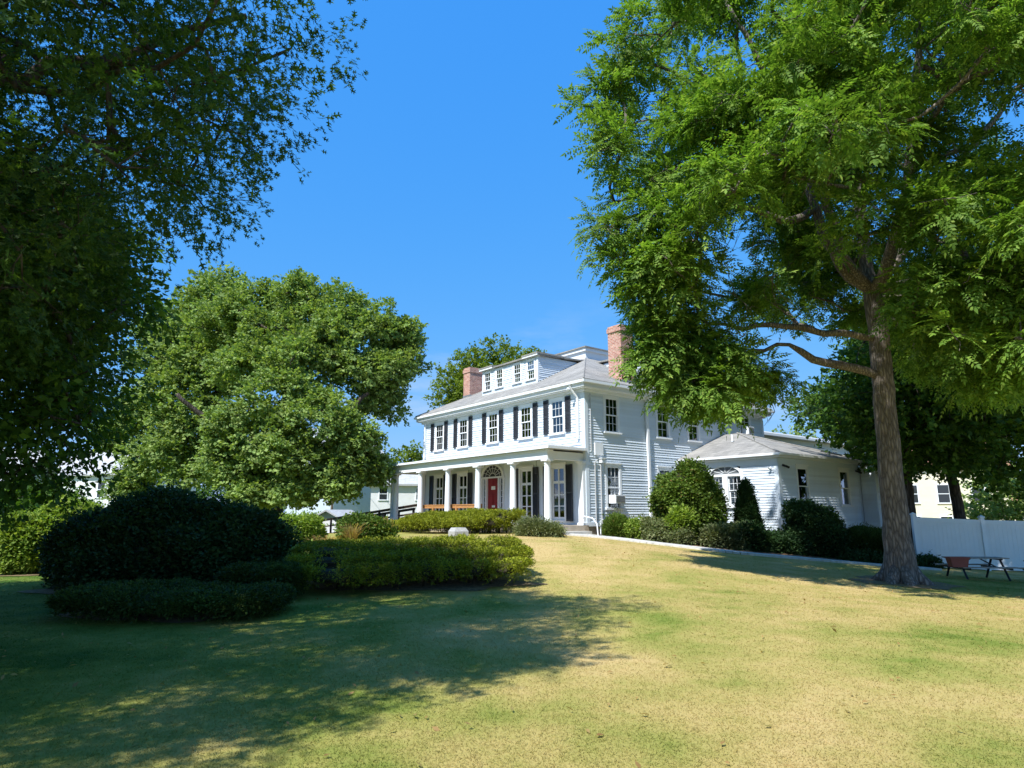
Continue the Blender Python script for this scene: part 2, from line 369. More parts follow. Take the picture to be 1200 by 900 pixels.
# footpath along the front of the planting bed
WALK = np.array([(2.3, 26.3), (3.3, 26.15), (5.2, 25.1), (8.1, 24.05), (11.1, 23.8), (13.5, 24.0), (15.2, 24.2)])
def poly_interp(P, n):
    d = np.r_[0, np.cumsum(np.linalg.norm(np.diff(P, axis=0), axis=1))]
    t = np.linspace(0, d[-1], n)
    return np.stack([np.interp(t, d, P[:, k]) for k in range(P.shape[1])], -1)
def smooth_path(P, n, it=6):
    Q = poly_interp(P, n)
    for _ in range(it): Q[1:-1] = (Q[:-2] + 2 * Q[1:-1] + Q[2:]) / 4
    return Q
def walk_y(x): return np.interp(x, WALK[:, 0], WALK[:, 1])
wp = smooth_path(WALK, 60)
mb = MB()
for i in range(len(wp) - 1):
    (x0, y0), (x1, y1) = wp[i], wp[i + 1]
    d = np.array([x1 - x0, y1 - y0]); d /= np.linalg.norm(d); nrm = np.array([-d[1], d[0]])
    def cr(q, o, h): return (q[0] + nrm[0] * o, q[1] + nrm[1] * o, G(q[0], q[1]) + h)
    a, b = (x0, y0), (x1, y1)
    mb.quad([cr(a, -.5, .06), cr(b, -.5, .06), cr(b, .5, .06), cr(a, .5, .06)])
    mb.quad([cr(a, -.5, -.2), cr(b, -.5, -.2), cr(b, -.5, .06), cr(a, -.5, .06)])
    mb.quad([cr(a, .5, .06), cr(b, .5, .06), cr(b, .5, -.2), cr(a, .5, -.2)])
struct(mb.build('footpath', M['concrete']))
# planting bed
mb = MB(); bx = np.linspace(3.6, 15.0, 60)
for i in range(59):
    for k in range(6):
        def bp(x, k): y = walk_y(x) + .55 + k / 6 * (2.6 + .35 * (x - 3.6 > 2)); return (x, y, G(x, y) + .035 + .03 * math.sin(x * 7 + k * 2.1))
        mb.quad([bp(bx[i], k), bp(bx[i + 1], k), bp(bx[i + 1], k + 1), bp(bx[i], k + 1)])
struct(mb.build('planting_bed', M['mulch'], smooth=True))

def soil_patch(x, y, rx, ry, seed, h=.014):
    r_ = np.random.default_rng(seed); m = MB(); n = 40; ph = r_.uniform(0, 6.28, 4); ring_ = []
    for k in range(4):
        f = k / 3
        ring_.append([(x + rx * f * math.cos(a) * (1 + .16 * math.sin(3 * a + ph[0]) + .1 * math.sin(7 * a + ph[1])), y + ry * f * math.sin(a) * (1 + .16 * math.sin(4 * a + ph[2]) + .1 * math.sin(9 * a + ph[3]))) for a in np.linspace(0, 2 * math.pi, n, endpoint=False)])
    for k in range(3):
        for j in range(n):
            q = [ring_[k][j], ring_[k + 1][j], ring_[k + 1][(j + 1) % n], ring_[k][(j + 1) % n]]
            m.quad([(a, b, G(a, b) + h) for a, b in q])
    return struct(m.build('bare_soil', M['litter']))
soil_patch(10.05, 17.3, 1.25, 1.1, 1); soil_patch(-7.3, 13.9, 2.6, 1.15, 2); soil_patch(-2.0, 13.35, 2.3, .75, 3); soil_patch(-5.4, 10.6, 1.6, .7, 4); soil_patch(-12.2, 17.1, 1.0, .7, 5)

# ------------------------------------------------------------------ house helpers (local axes: x = back along the side wall, y = left along the front wall)
A = R(37.5)
HO = np.array([3.187, 28.0])
def H(t, s, z): return np.array([HO[0] + t * math.cos(A) - s * math.sin(A), HO[1] + t * math.sin(A) + s * math.cos(A), z])
class Fr:
    def __init__(s, o, d, n): s.o = np.array(o, float); s.d = np.array(d, float); s.n = np.array(n, float); s.z = np.array([0, 0, 1.])
    def p(s, a, o, z): return s.o + s.d * a + s.n * o + s.z * z
    def box(s, mb, a0, a1, o0, o1, z0, z1, mi=0):
        mb.obox(s.p(a0, o0, z0), s.d * (a1 - a0), s.n * (o1 - o0), s.z * (z1 - z0), mi)
def clap(mb, fr, a0, a1, z0, z1, openings=(), expo=.115, cut=None):
    n = max(1, int(round((z1 - z0) / expo))); e = (z1 - z0) / n
    for i in range(n):
        zb = z0 + i * e; zt = zb + e
        L, Rr = a0, a1
        if cut: L, Rr = cut((zb + zt) / 2)
        segs = [(L, Rr)]
        for (c0, c1, q0, q1) in openings:
            if zt > q0 + .01 and zb < q1 - .01:
                ns = []
                for (u, v) in segs:
                    if c1 <= u or c0 >= v: ns.append((u, v)); continue
                    if c0 > u: ns.append((u, c0))
                    if c1 < v: ns.append((c1, v))
                segs = ns
        for (u, v) in segs:
            if v - u < .01: continue
            w = .004 * math.sin(i * 2.7 + u)
            q = [fr.p(u, .034 + w, zb), fr.p(v, .034 + w, zb), fr.p(v, .004, zt + .006), fr.p(u, .004, zt + .006)]
            mb.quad(q); mb.quad([fr.p(u, -.005, zb), fr.p(v, -.005, zb), fr.p(v, .034 + w, zb), fr.p(u, .034 + w, zb)])
def window(parent, fr, ac, z0, z1, w, cols=3, rows=2, casing=.13, blind=0., glassm='glass', sill=True, joined=False, storm=0, cap=True):
    a0, a1 = ac - w / 2, ac + w / 2
    c = MB()
    fr.box(c, a0 - casing, a0, -.14, .042, z0, z1 + casing); fr.box(c, a1, a1 + casing, -.14, .042, z0, z1 + casing)
    fr.box(c, a0, a1, -.14, .044, z1, z1 + casing)
    if cap: fr.box(c, a0 - casing - .04, a1 + casing + .04, -.02, .085, z1 + casing, z1 + casing + .05)
    if sill: fr.box(c, a0 - casing - .05, a1 + casing + .05, -.16, .12, z0 - .075, z0)
    else: fr.box(c, a0 - casing, a1 + casing, -.14, .045, z0 - .1, z0)
    # the dark room behind
    r0, r1, q0, q1 = a0 - .25, a1 + .25, z0 - .2, z1 + .15
    P = fr.p
    for q in ([P(r0, -.7, q0), P(r1, -.7, q0), P(r1, -.7, q1), P(r0, -.7, q1)], [P(r0, -.142, q0), P(r0, -.7, q0), P(r0, -.7, q1), P(r0, -.142, q1)],
              [P(r1, -.142, q0), P(r1, -.7, q0), P(r1, -.7, q1), P(r1, -.142, q1)], [P(r0, -.142, q1), P(r1, -.142, q1), P(r1, -.7, q1), P(r0, -.7, q1)],
              [P(r0, -.142, q0), P(r1, -.142, q0), P(r1, -.7, q0), P(r0, -.7, q0)]): c.quad(q, 1)
    s = c if joined else MB(); g = c if joined else MB(); smi = 0; gmi = 2 if joined else 0
    zm = (z0 + z1) / 2; st = .045; mu = .018
    for (b0, b1, off) in ((zm - .02, z1, .022), (z0, zm + .02, -.016)):
        fr.box(s, a0, a0 + st, off - .035, off, b0, b1, smi); fr.box(s, a1 - st, a1, off - .035, off, b0, b1, smi)
        fr.box(s, a0 + st, a1 - st, off - .035, off, b0, b0 + st, smi); fr.box(s, a0 + st, a1 - st, off - .035, off, b1 - st, b1, smi)
        iw, ih = a1 - a0 - 2 * st, b1 - b0 - 2 * st
        for k in range(1, cols): x = a0 + st + iw * k / cols; fr.box(s, x - mu / 2, x + mu / 2, off - .03, off - .004, b0 + st, b1 - st, smi)
        for k in range(1, rows): z = b0 + st + ih * k / rows; fr.box(s, a0 + st, a1 - st, off - .029, off - .005, z - mu / 2, z + mu / 2, smi)
        fr.box(g, a0 + st - .005, a1 - st + .005, off - .022, off - .016, b0 + st - .005, b1 - st + .005, gmi)
    if joined:
        if blind > 0: fr.box(c, a0, a1, -.2, -.195, z1 - (z1 - z0) * blind, z1, 3)
        return c.build('window', [M['trim'], M['room'], M[glassm], M['blind']], parent)
    wo_ = c.build('window', [M['trim'], M['room']], parent)
    s.build('sash', M['trim'], wo_); g.build('pane', M[glassm], wo_)
    if blind > 0:
        b = MB(); fr.box(b, a0 + .01, a1 - .01, -.185, -.18, z1 - (z1 - z0) * blind, z1); b.build('blind', M['blind'], wo_)
    return wo_
def shutter(parent, fr, a0, a1, z0, z1):
    b = MB(); o = .05; st = .05
    fr.box(b, a0, a0 + st, o, o + .035, z0, z1); fr.box(b, a1 - st, a1, o, o + .035, z0, z1)
    zm = (z0 + z1) / 2
    for (q0, q1) in ((z0, z0 + .09), (zm - .04, zm + .04), (z1 - .07, z1)): fr.box(b, a0 + st, a1 - st, o, o + .034, q0, q1)
    for (q0, q1) in ((z0 + .09, zm - .04), (zm + .04, z1 - .07)):
        n = max(3, int((q1 - q0) / .055))
        for k in range(n):
            z = q0 + (k + .5) * (q1 - q0) / n
            b.quad([fr.p(a0 + st, o + .004, z + .025), fr.p(a1 - st, o + .004, z + .025), fr.p(a1 - st, o + .03, z - .02), fr.p(a0 + st, o + .03, z - .02)])
    fr.box(b, a0 + .01, a1 - .01, o - .024, o, z0 + .01, z1 - .01)
    return b.build('shutter', M['shutter'], parent)
def lathe(mb, x, y, prof, n=20, mi=0):
    base = len(mb.v)
    for (r, z) in prof:
        for j in range(n):
            a = 2 * math.pi * j / n; mb.v.append((x + r * math.cos(a), y + r * math.sin(a), z))
    for k in range(len(prof) - 1):
        for j in range(n):
            a, b = base + k * n + j, base + k * n + (j + 1) % n
            mb.f.append((a, b, b + n, a + n)); mb.m.append(mi)

# ------------------------------------------------------------------ main house
house = thing('main_house', 'large white two-storey clapboard house with columned porch, dark shutters and red front door', 'house', (HO[0], HO[1], 0), A)
W = 14.0; DEP = 14.0; ZB = 1.0; ZS = 6.95
FRONT = Fr((0, 0, 0), (0, 1, 0), (-1, 0, 0)); SIDE = Fr((0, 0, 0), (1, 0, 0), (0, -1, 0))
LEFT = Fr((0, W, 0), (1, 0, 0), (0, 1, 0)); REAR = Fr((DEP, 0, 0), (0, 1, 0), (1, 0, 0))
fwin = [1.785, 4.10, 6.84, 9.66, 12.19]
fo = [(c - .40, c + .40, 5.12, 6.72) for c in fwin]
mb = MB(); clap(mb, FRONT, .16, W - .16, 4.5, 6.6, fo)
FRONT.box(mb, 0, W, -.02, .03, 6.6, ZS)   # frieze
FRONT.box(mb, -.03, .16, -.1, .04, ZB, 6.6); FRONT.box(mb, W - .16, W + .03, -.1, .04, ZB, 6.6)
mb.build('wall', M['white'], house)
# flush boarded wall under the porch, with openings
pw = [1.80, 4.12, 9.66, 12.15]
po = [(c - .43, c + .43, 1.22, 3.62) for c in pw] + [(6.85 - .95, 6.85 + .95, 1.05, 3.3)]
mb = MB()
edges = sorted({.16, W - .16} | {e for o in po for e in o[:2]})
for u, v in zip(edges[:-1], edges[1:]):
    op = [o for o in po if o[0] <= u + 1e-6 and o[1] >= v - 1e-6]
    if op: FRONT.box(mb, u, v, -.12, .0, ZB, op[0][2]); FRONT.box(mb, u, v, -.12, .0, op[0][3], 4.5)
    else: FRONT.box(mb, u, v, -.12, .0, ZB, 4.5)
mb.build('wall', M['white'], house)
sw_ = [(1.66, 1.75, 3.62, .80), (1.67, 5.12, 6.72, .80), (5.22, 5.12, 6.72, .80), (5.2, 1.75, 3.62, .80), (7.6, 5.12, 6.72, .80), (12.2, 5.75, 7.0 - .22, .9)]
mb = MB(); clap(mb, SIDE, .16, DEP - .16, ZB + .18, 6.72, [(c - w / 2, c + w / 2, a, b) for c, a, b, w in sw_])
SIDE.box(mb, 0, DEP, -.02, .03, 6.72, ZS); SIDE.box(mb, -.035, .16, -.1, .045, ZB, 6.72); SIDE.box(mb, DEP - .16, DEP + .03, -.1, .04, ZB, 6.72)
SIDE.box(mb, 0, DEP, -.05, .05, ZB, ZB + .18)
mb.build('wall', M['white'], house)
mb = MB(); clap(mb, LEFT, .16, DEP, ZB, 6.7); LEFT.box(mb, 0, DEP, -.02, .03, 6.7, ZS)
mb.build('wall', M['white'], house)
mb = MB(); clap(mb, REAR, 0, W, ZB, ZS); mb.build('wall', M['white'], house)
mb = MB(); mb.box(.03, DEP, .03, W, -1.5, ZB - .003); mb.build('foundation', M['stone'], house)
# eaves + roof
OV = .42
mb = MB()
def ring(mb, o0, o1, z0, z1, mi=0):
    mb.box(-o1, -o0, -o1, W + o1, z0, z1, mi); mb.box(DEP + o0, DEP + o1, -o1, W + o1, z0, z1, mi)
    mb.box(-o0, DEP + o0, -o1, -o0, z0, z1, mi); mb.box(-o0, DEP + o0, W + o0, W + o1, z0, z1, mi)
ring(mb, -.1, OV - .1, 6.955, 7.04); ring(mb, .03, .14, 6.84, 6.952)
ring(mb, OV - .1, OV - .04, 6.99, 7.2)
mb.build('cornice', M['trim'], house)
mb = MB(); ring(mb, OV - .04, OV + .07, 7.16, 7.27); mb.build('gutter', M['trim'], house)
def hip(mb, x0, x1, y0, y1, z, sl, run, th=.05, mi=0, skirt=True):
    zt = z + sl * run
    o = [(x0, y0), (x1, y0), (x1, y1), (x0, y1)]; i = [(x0 + run, y0 + run), (x1 - run, y0 + run), (x1 - run, y1 - run), (x0 + run, y1 - run)]
    for k in range(4):
        a, b = o[k], o[(k + 1) % 4]; c, d = i[(k + 1) % 4], i[k]
        mb.quad([(*a, z), (*b, z), (*c, zt), (*d, zt)], mi)
        if skirt: mb.quad([(*a, z - th), (*b, z - th), (*b, z), (*a, z)], mi)
    mb.quad([(*q, zt) for q in i], mi)
    mb.quad([(*q, z - th) for q in reversed(o)], mi)
    return zt
SL = .5
mb = MB(); ZR = hip(mb, -OV - .02, DEP + OV + .02, -OV - .02, W + OV + .02, 7.33, SL, 5.35, .06)
for (x, y, dx, dy) in ((-OV, -OV, 1, 1), (-OV, W + OV, 1, -1), (DEP + OV, -OV, -1, 1)):
    p0 = np.array([x, y, 7.34]); p1 = p0 + np.array([5.3 * dx, 5.3 * dy, 5.3 * SL]); mb.tube([p0, p1], .035, 6)
roof = mb.build('roof', M['roof'], house)
# the raised box on top of the roof
m0, m1 = 4.95, 9.05
mb = MB(); mb.box(m0, m1, m0, m1, ZR - .5, ZR + .42); mb.box(m0 - .12, m1 + .12, m0 - .12, m1 + .12, ZR + .42, ZR + .60)
mb.build('roof_monitor', M['trim'], house)
mb = MB(); hip(mb, m0 - .2, m1 + .2, m0 - .2, m1 + .2, ZR + .66, .12, 2.0, .06); mb.build('monitor_roof', M['roof'], house)
# dormers
def dormer(fr, a0, a1, o, zb, zt, wins, depth):
    m = MB()
    f2 = Fr(fr.p(0, -o, 0), fr.d, fr.n)
    ops = [(c - .3, c + .3, zb + .22, zt - .12) for c in wins]
    clap(m, f2, a0, a1, zb + .05, zt, ops, .1)
    f2.box(m, a0, a1, .0, .05, zb - .12, zb + .06); f2.box(m, a0 - .02, a0 + .14, -.05, .05, zb + .06, zt); f2.box(m, a1 - .14, a1 + .02, -.05, .05, zb + .06, zt)
    for (aa, sg) in ((a0, -1), (a1, 1)):
        cf = Fr(f2.p(aa, 0, 0), -fr.n, fr.d * sg)
        sl0 = zb
        clap(m, cf, 0, depth, zb, zt, (), .1, cut=lambda z: (0., depth) if z > zb + depth * SL else (0., max(0.02, (z - zb) / SL)))
    d = m.build('dormer', M['white'], house)
    for k, c in enumerate(wins): window(d, f2, c, zb + .24, zt - .14, .58, 3, 2, .08, blind=(.5, 0, .95, .5)[k % 4], joined=True, cap=False, glassm='glasssky')
    r = MB(); P = f2.p
    q = [P(a0 - .15, .16, zt + .0), P(a1 + .15, .16, zt), P(a1 + .15, -depth - .6, zt + .12), P(a0 - .15, -depth - .6, zt + .12)]
    up = np.array([0, 0, .08])
    r.quad([p + up for p in q]); r.quad(q[::-1])
    for i in range(4): r.quad([q[i], q[(i + 1) % 4], q[(i + 1) % 4] + up, q[i] + up])
    for (u0, u1) in ((a0 - .17, a0 + 1.15), (a1 - 1.15, a1 + .17)):
        f2.box(r, u0, u1, -1.6, .22, zt + .09, zt + .17)
        f2.box(r, u0 + .03, u1 - .03, .01, .2, zt + .003, zt + .088, 1)
    r.build('dormer_roof', [M['roof'], M['trim']], d)
dormer(FRONT, 4.5, 9.44, 1.15, 8.12, 9.5, [5.1, 6.25, 7.85, 9.0 - .02], 3.0)
dormer(SIDE, 5.2, 9.8, 1.15, 8.12, 9.5, [5.8, 6.9, 8.1, 9.2], 3.0)
# chimneys
def chimney(x0, x1, y0, y1, z0, z1, fl):
    m = MB(); m.box(x0, x1, y0, y1, z0, z1 - .32); m.box(x0 - .04, x1 + .04, y0 - .04, y1 + .04, z1 - .32, z1 - .1); m.box(x0, x1, y0, y1, z1 - .1, z1)
    m.box(x0 + .15, x1 - .15, y0 + .15, y1 - .15, z1, z1 + .05, 1)
    c = m.build('chimney', [M['brick'], M['darkmetal']], house)
    f_ = MB(); f_.box(x0 - .02, x1 + .02, y0 - .02, y1 + .02, z0, fl); f_.build('flashing', M['metal'], c)
chimney(1.9, 3.35, 11.95, 12.65, 7.5, 10.35, 8.62)
chimney(2.62, 3.5, .14, .98, 6.9, 10.45, 7.72)
# upper front windows with shutters
bl = [.5, .0, .55, 1.0, .35]
for c, b in zip(fwin, (.0, 1.0, 1., .4, .3)):
    window(house, FRONT, c, 5.14, 6.68, .78, 3, 2, .12, blind=b, cap=False)
    for s_ in (-1, 1):
        a = c + s_ * .76; shutter(house, FRONT, a - .165, a + .165, 5.14, 6.76)
# tall porch windows
for c in pw:
    a0, a1 = c - .42, c + .42
    m = MB(); z0, z1 = 1.24, 3.6
    FRONT.box(m, a0 - .13, a0, -.12, .04, z0 - .06, z1 + .12); FRONT.box(m, a1, a1 + .13, -.12, .04, z0 - .06, z1 + .12)
    FRONT.box(m, a0, a1, -.12, .039, z1, z1 + .12); FRONT.box(m, a0, a1, -.12, .06, z0 - .06, z0)
    FRONT.box(m, a0 - .2, a1 + .2, -.02, .09, z1 + .12, z1 + .2)
    for q in ([(a0, -.55, z0), (a1, -.55, z0), (a1, -.55, z1), (a0, -.55, z1)],): m.quad([FRONT.p(*k) for k in q], 1)
    wobj = m.build('window', [M['trim'], M['room']], house)
    s = MB(); g = MB()
    FRONT.box(s, a0, a0 + .07, -.075, -.03, z0, z1); FRONT.box(s, a1 - .07, a1, -.075, -.03, z0, z1)
    FRONT.box(s, a0 + .07, a1 - .07, -.075, -.03, z0, z0 + .14); FRONT.box(s, a0 + .07, a1 - .07, -.075, -.03, z1 - .08, z1)
    FRONT.box(s, c - .045, c + .045, -.072, -.028, z0 + .14, z1 - .08)
    for z, h in ((2.92, .06), (2.36, .022), (1.86, .022)): FRONT.box(s, a0 + .07, a1 - .07, -.07, -.033, z - h, z + h)
    FRONT.box(g, a0 + .06, a1 - .06, -.056, -.05, z0 + .13, z1 - .07)
    s.build('sash', M['trim'], wobj); g.build('pane', M['glass'], wobj)
    b = MB(); FRONT.box(b, a0, a0 + .22, -.2, -.17, z0, z1); FRONT.box(b, a1 - .22, a1, -.2, -.17, z0, z1); b.build('curtain', M['blind'], wobj)
    for s_ in (-1, 1):
        a = c + s_ * .78; shutter(house, FRONT, a - .2, a + .2, 1.2, 3.68)
# front door with sidelights and fanlight
dc = 6.85
m = MB()
for a0, a1 in ((dc - .99, dc - .9), (dc + .9, dc + .99), (dc - .58, dc - .5), (dc + .5, dc + .58)): FRONT.box(m, a0, a1, -.1, .06, 1.05, 3.3)
FRONT.box(m, dc - 1.03, dc + 1.03, -.12, .09, 3.3, 3.38)
FRONT.box(m, dc - .9, dc - .58, -.1, .03, 1.05, 1.75); FRONT.box(m, dc + .58, dc + .9, -.1, .03, 1.05, 1.75)
N = 24; arc = lambda r, k, o: FRONT.p(dc - r * .9 * math.cos(math.pi * k / N), o, 3.38 + r * .62 * math.sin(math.pi * k / N))
for k in range(N):
    for (r0, r1, o0, o1) in ((.93, 1.1, 0., .07),):
        a, b, c_, d = arc(r0, k, o1), arc(r0, k + 1, o1), arc(r1, k + 1, o1), arc(r1, k, o1)
        m.quad([a, b, c_, d]); m.quad([arc(r1, k, o0), arc(r1, k, o1), arc(r1, k + 1, o1), arc(r1, k + 1, o0)]); m.quad([arc(r0, k, o0), arc(r0, k, o1), arc(r0, k + 1, o1), arc(r0, k + 1, o0)])
m.build('door_surround', M['trim'], house)
m = MB()
for k in range(N): m.quad([arc(0, k, .012), arc(.93, k, .012), arc(.93, k + 1, .012)])
fan = m.build('fanlight', M['shutter'], house)
m = MB()
for k in (3, 6, 9, 12, 15, 18, 21):
    p0, p1 = arc(.25, k, .02), arc(.93, k, .02); m.tube([p0, p1], .012, 5)
for r in (.3, .68): m.tube([arc(r, k, .02) for k in range(N + 1)], .011, 5)
m.build('fanlight_tracery', M['trim'], fan)
for s_ in (-1, 1):
    a = dc + s_ * .74; m = MB(); FRONT.box(m, a - .16, a + .16, -.09, -.07, 1.75, 3.3); sl = m.build('sidelight', M['glass'], house)
    m = MB()
    for z in (1.77, 2.06, 2.37, 2.68, 2.99, 3.27): FRONT.box(m, a - .15, a + .15, -.069, -.045, z - .015, z + .015)
    FRONT.box(m, a - .16, a - .1, -.069, -.04, 1.75, 3.3); FRONT.box(m, a + .1, a + .16, -.069, -.04, 1.75, 3.3)
    m.build('sidelight_bars', M['trim'], sl)
    m = MB(); FRONT.box(m, a - .17, a + .17, -.4, -.3, 1.7, 3.3); m.build('sidelight_back', M['room'], sl)
m = MB(); a0, a1 = dc - .5, dc + .5
FRONT.box(m, a0, a1, -.1, -.055, 1.06, 3.3)
for (u0, u1) in ((a0 + .1, dc - .05), (dc + .05, a1 - .1)):
    for (z0, z1) in ((1.2, 1.75), (1.9, 2.55), (2.7, 3.2)): FRONT.box(m, u0, u1, -.055, -.035, z0, z1)
door = m.build('door', M['door'], house)
m = MB(); FRONT.box(m, dc - .17, dc + .17, -.034, -.028, 2.72, 2.9); m.build('notice', M['sign'], door); m = MB(); FRONT.box(m, dc - .16, dc + .12, -.034, -.029, 1.83, 1.93); m.build('letter_slot', M['sign'], door)
m = MB(); lathe(m, -0.02, dc - .42, [(.0, 2.0), (.03, 2.02), (.035, 2.05), (.03, 2.08), (0, 2.1)], 10); m.build('handle', M['darkmetal'], door)
# porch
PE = -2.15; PL, PR = 13.9, -.05
m = MB(); m.box(-2.28, -.0, -.12, 13.98, .2, 1.05); m.build('porch_floor', M['floor'], house)
m = MB(); m.box(-2.25, -.25, -.55, -.121, .3, .82); m.box(-2.2, -.3, -.9, -.551, .2, .70)
m.build('porch_step', M['concrete'], house)
m = MB(); m.box(-2.09, -1.81, .1, 13.85, 3.77, 4.1); m.box(-1.809, -.031, .1, .38, 3.77, 4.1); m.box(-1.809, -.031, 13.57, 13.85, 3.77, 4.1)
m.box(-2.12, -1.78, .07, 13.88, 4.1, 4.16); m.box(PE, -2.121, PR, PL, 4.12, 4.2)
m.build('porch_beam', M['trim'], house)
m = MB(); m.box(-2.0, -.03, .2, 13.75, 4.105, 4.13); m.build('porch_ceiling', M['ceil'], house)
m = MB()
e0 = np.array([PE - .06, PR - .06, 4.26]); e1 = np.array([PE - .06, PL + .06, 4.26]); w0 = np.array([-.012, PR - .06, 4.26]); w1 = np.array([-.012, PL + .06, 4.26])
t0 = np.array([-.012, PR + 2.1, 4.72]); t1 = np.array([-.012, PL - 2.1, 4.72]); dn = np.array([0, 0, -.08])
m.quad([e0, e1, t1, t0][::-1]); m.quad([w0, e0, t0]); m.quad([e1, w1, t1])
for a, b in ((e0, e1), (w0, e0), (e1, w1)): m.quad([a + dn, b + dn, b, a])
m.quad([w0 + dn, e0 + dn, e1 + dn, w1 + dn])
m.build('porch_roof', M['roof2'], house)
m = MB(); m.box(PE - .14, PE - .065, PR - .14, PL + .14, 4.19, 4.30); m.box(PE - .064, -.03, PR - .14, PR - .065, 4.19, 4.30); m.build('porch_gutter', M['trim'], house)
for s_ in (.28, 2.62, 5.36, 8.06, 10.86, 13.66):
    m = MB(); x = -1.95
    m.box(x - .2, x + .2, s_ - .2, s_ + .2, 1.05, 1.13)
    lathe(m, x, s_, [(.19, 1.13), (.19, 1.17), (.165, 1.2), (.155, 1.23)] + [(.155 - .032 * (k / 8) ** 1.6, 1.23 + k / 8 * 2.33) for k in range(9)] + [(.14, 3.57), (.14, 3.60), (.125, 3.62), (.17, 3.69)])
    m.box(x - .19, x + .19, s_ - .19, s_ + .19, 3.69, 3.769)
    m.build('column', M['trim'], house, smooth=False)
m = MB(); m.box(-.2, -.041, -.02, .3, 1.05, 3.77); m.box(-.24, -.041, -.06, .34, 3.66, 3.768); m.box(-.24, -.041, -.06, .34, 1.052, 1.15); m.build('pilaster', M['trim'], house)
m = MB(); m.box(-.2, -.041, 13.7, 14.02, 1.05, 3.77); m.box(-2.06, -1.88, 13.98, 14.14, .3, 4.1); m.build('pilaster', M['trim'], house)
# porch railing in new wood
m = MB(); zr = 1.98
m.box(-1.72, -1.58, 5.5, 11.0, zr - .05, zr); m.box(-1.68, -1.62, 5.5, 11.0, 1.4, 1.49); m.box(-1.7, -1.6, 5.5, 11.0, zr - .19, zr - .051)
for s_ in (7.6, 9.9, 5.5, 11.2): m.box(-1.71, -1.59, s_, s_ + .12, 1.051, zr - .052)
m.build('porch_railing', M['newwood'], house)
# side windows
for k, (c, a, b, w) in enumerate(sw_):
    window(house, SIDE, c, a + .02, b - .04, w - .02, 3 if k < 2 else 2, 2 if k in (1, 2, 4) else 2, .13, blind=(0, .0, .4, .6, 1., .0)[k], cap=(k in (0, 3)), glassm='glasssky' if k in (1, 2, 4) else 'glass')
# downspouts, pipes, meter box, lamp
m = MB(); SIDE.box(m, 3.93, 4.07, .05, .15, 1.0, 6.9); m.tube([SIDE.p(4, .1, 6.9), SIDE.p(4, .45, 7.15)], .06, 8); m.build('downspout', M['trim'], house)
m = MB(); FRONT.box(m, .3, .4, .045, .13, 4.75, 6.6); m.tube([FRONT.p(.35, .09, 6.6), FRONT.p(.45, .35, 6.95), FRONT.p(.45, .44, 7.1)], .05, 8); m.build('downspout', M['trim'], house)
m = MB(); FRONT.box(m, 13.72, 13.82, .045, .13, 4.75, 6.9); m.build('downspout', M['trim'], house)
m = MB(); m.tube([SIDE.p(.5, .06, 1.1), SIDE.p(.5, .06, 3.75), SIDE.p(.62, .1, 3.85)], .028, 8); m.tube([SIDE.p(.85, .06, 1.1), SIDE.p(.85, .06, 3.7)], .032, 8); m.tube([SIDE.p(.3, .06, 4.2), SIDE.p(.3, .06, 6.5), SIDE.p(.22, .14, 6.75)], .022, 8); m.build('conduit', M['grey'], house)
m = MB(); SIDE.box(m, .5, 1.0, .04, .1, 4.05, 4.6); m.build('meter_panel', M['trim'], house)
m = MB(); SIDE.box(m, .78, .98, .04, .22, 3.72, 3.9); SIDE.box(m, .74, 1.02, .03, .26, 3.9, 3.93); m.build('wall_lamp', M['trim'], house)
m = MB(); p = H  # floodlight under the eave corner
m.tube([(-.44, .55, 6.98), (-.5, .5, 6.9)], .07, 10); m.build('floodlight', M['trim'], house)
# hanging basket plant hooks: bird-house like lantern near the last column
m = MB(); m.tube([(-1.2, 1.9, 4.1), (-1.2, 1.9, 3.55)], .008, 5); lathe(m, -1.2, 1.9, [(.02, 3.55), (.09, 3.5), (.07, 3.28), (.03, 3.25)], 10); m.build('porch_lantern', M['darkmetal'], house)
# step handrail
m = MB(); q = lambda t, s, z: np.array([t, s, z])
m.tube([q(-.35, -.1, 1.05), q(-.35, -.1, 1.32), q(-.35, -.2, 1.42), q(-.35, -.7, 1.35), q(-.35, -.95, 1.12), q(-.35, -1.0, .65)], .028, 8)
m.tube([q(.1, -.7, .6), q(.1, -.72, 1.25), q(.1, -.85, 1.3)], .024, 8)
m.build('handrail', M['trim'], house)

def ac_unit(fr_root, fr, a0, a1, z0, z1, dep, label):
    th = thing('window_air_conditioner', label, 'air conditioner', fr_root(fr.p((a0 + a1) / 2, 0, z0)), A)
    m = MB(); d = fr.d; n = fr.n; w = a1 - a0; h = z1 - z0
    o = -d * w / 2
    m.obox(o + n * -.1, d * w, n * (dep + .09), np.array([0, 0, h])); m.build('case', M['trim'], th)
    g = MB(); m2 = MB()
    g.obox(o + n * (dep - .008) + d * .05 + np.array([0, 0, .05]), d * (w - .1), n * .012, np.array([0, 0, h - .1])); g.build('grille', M['grille'], th)
    for k in range(5): m2.obox(o + n * (dep + .006) + d * .04 + np.array([0, 0, .06 + k * (h - .12) / 5]), d * (w - .08), n * .008, np.array([0, 0, .012]))
    m2.build('louvre', M['grey'], th)
def hroot(p): return H(p[0], p[1], p[2])
ac_unit(hroot, SIDE, 1.36, 1.98, 1.97, 2.34, .42, 'white window air conditioner in the lower side window beside the porch')
ac_unit(hroot, SIDE, 11.95, 12.5, 5.78, 6.2, .40, 'small white air conditioner in the high rear window above the side wing roof')

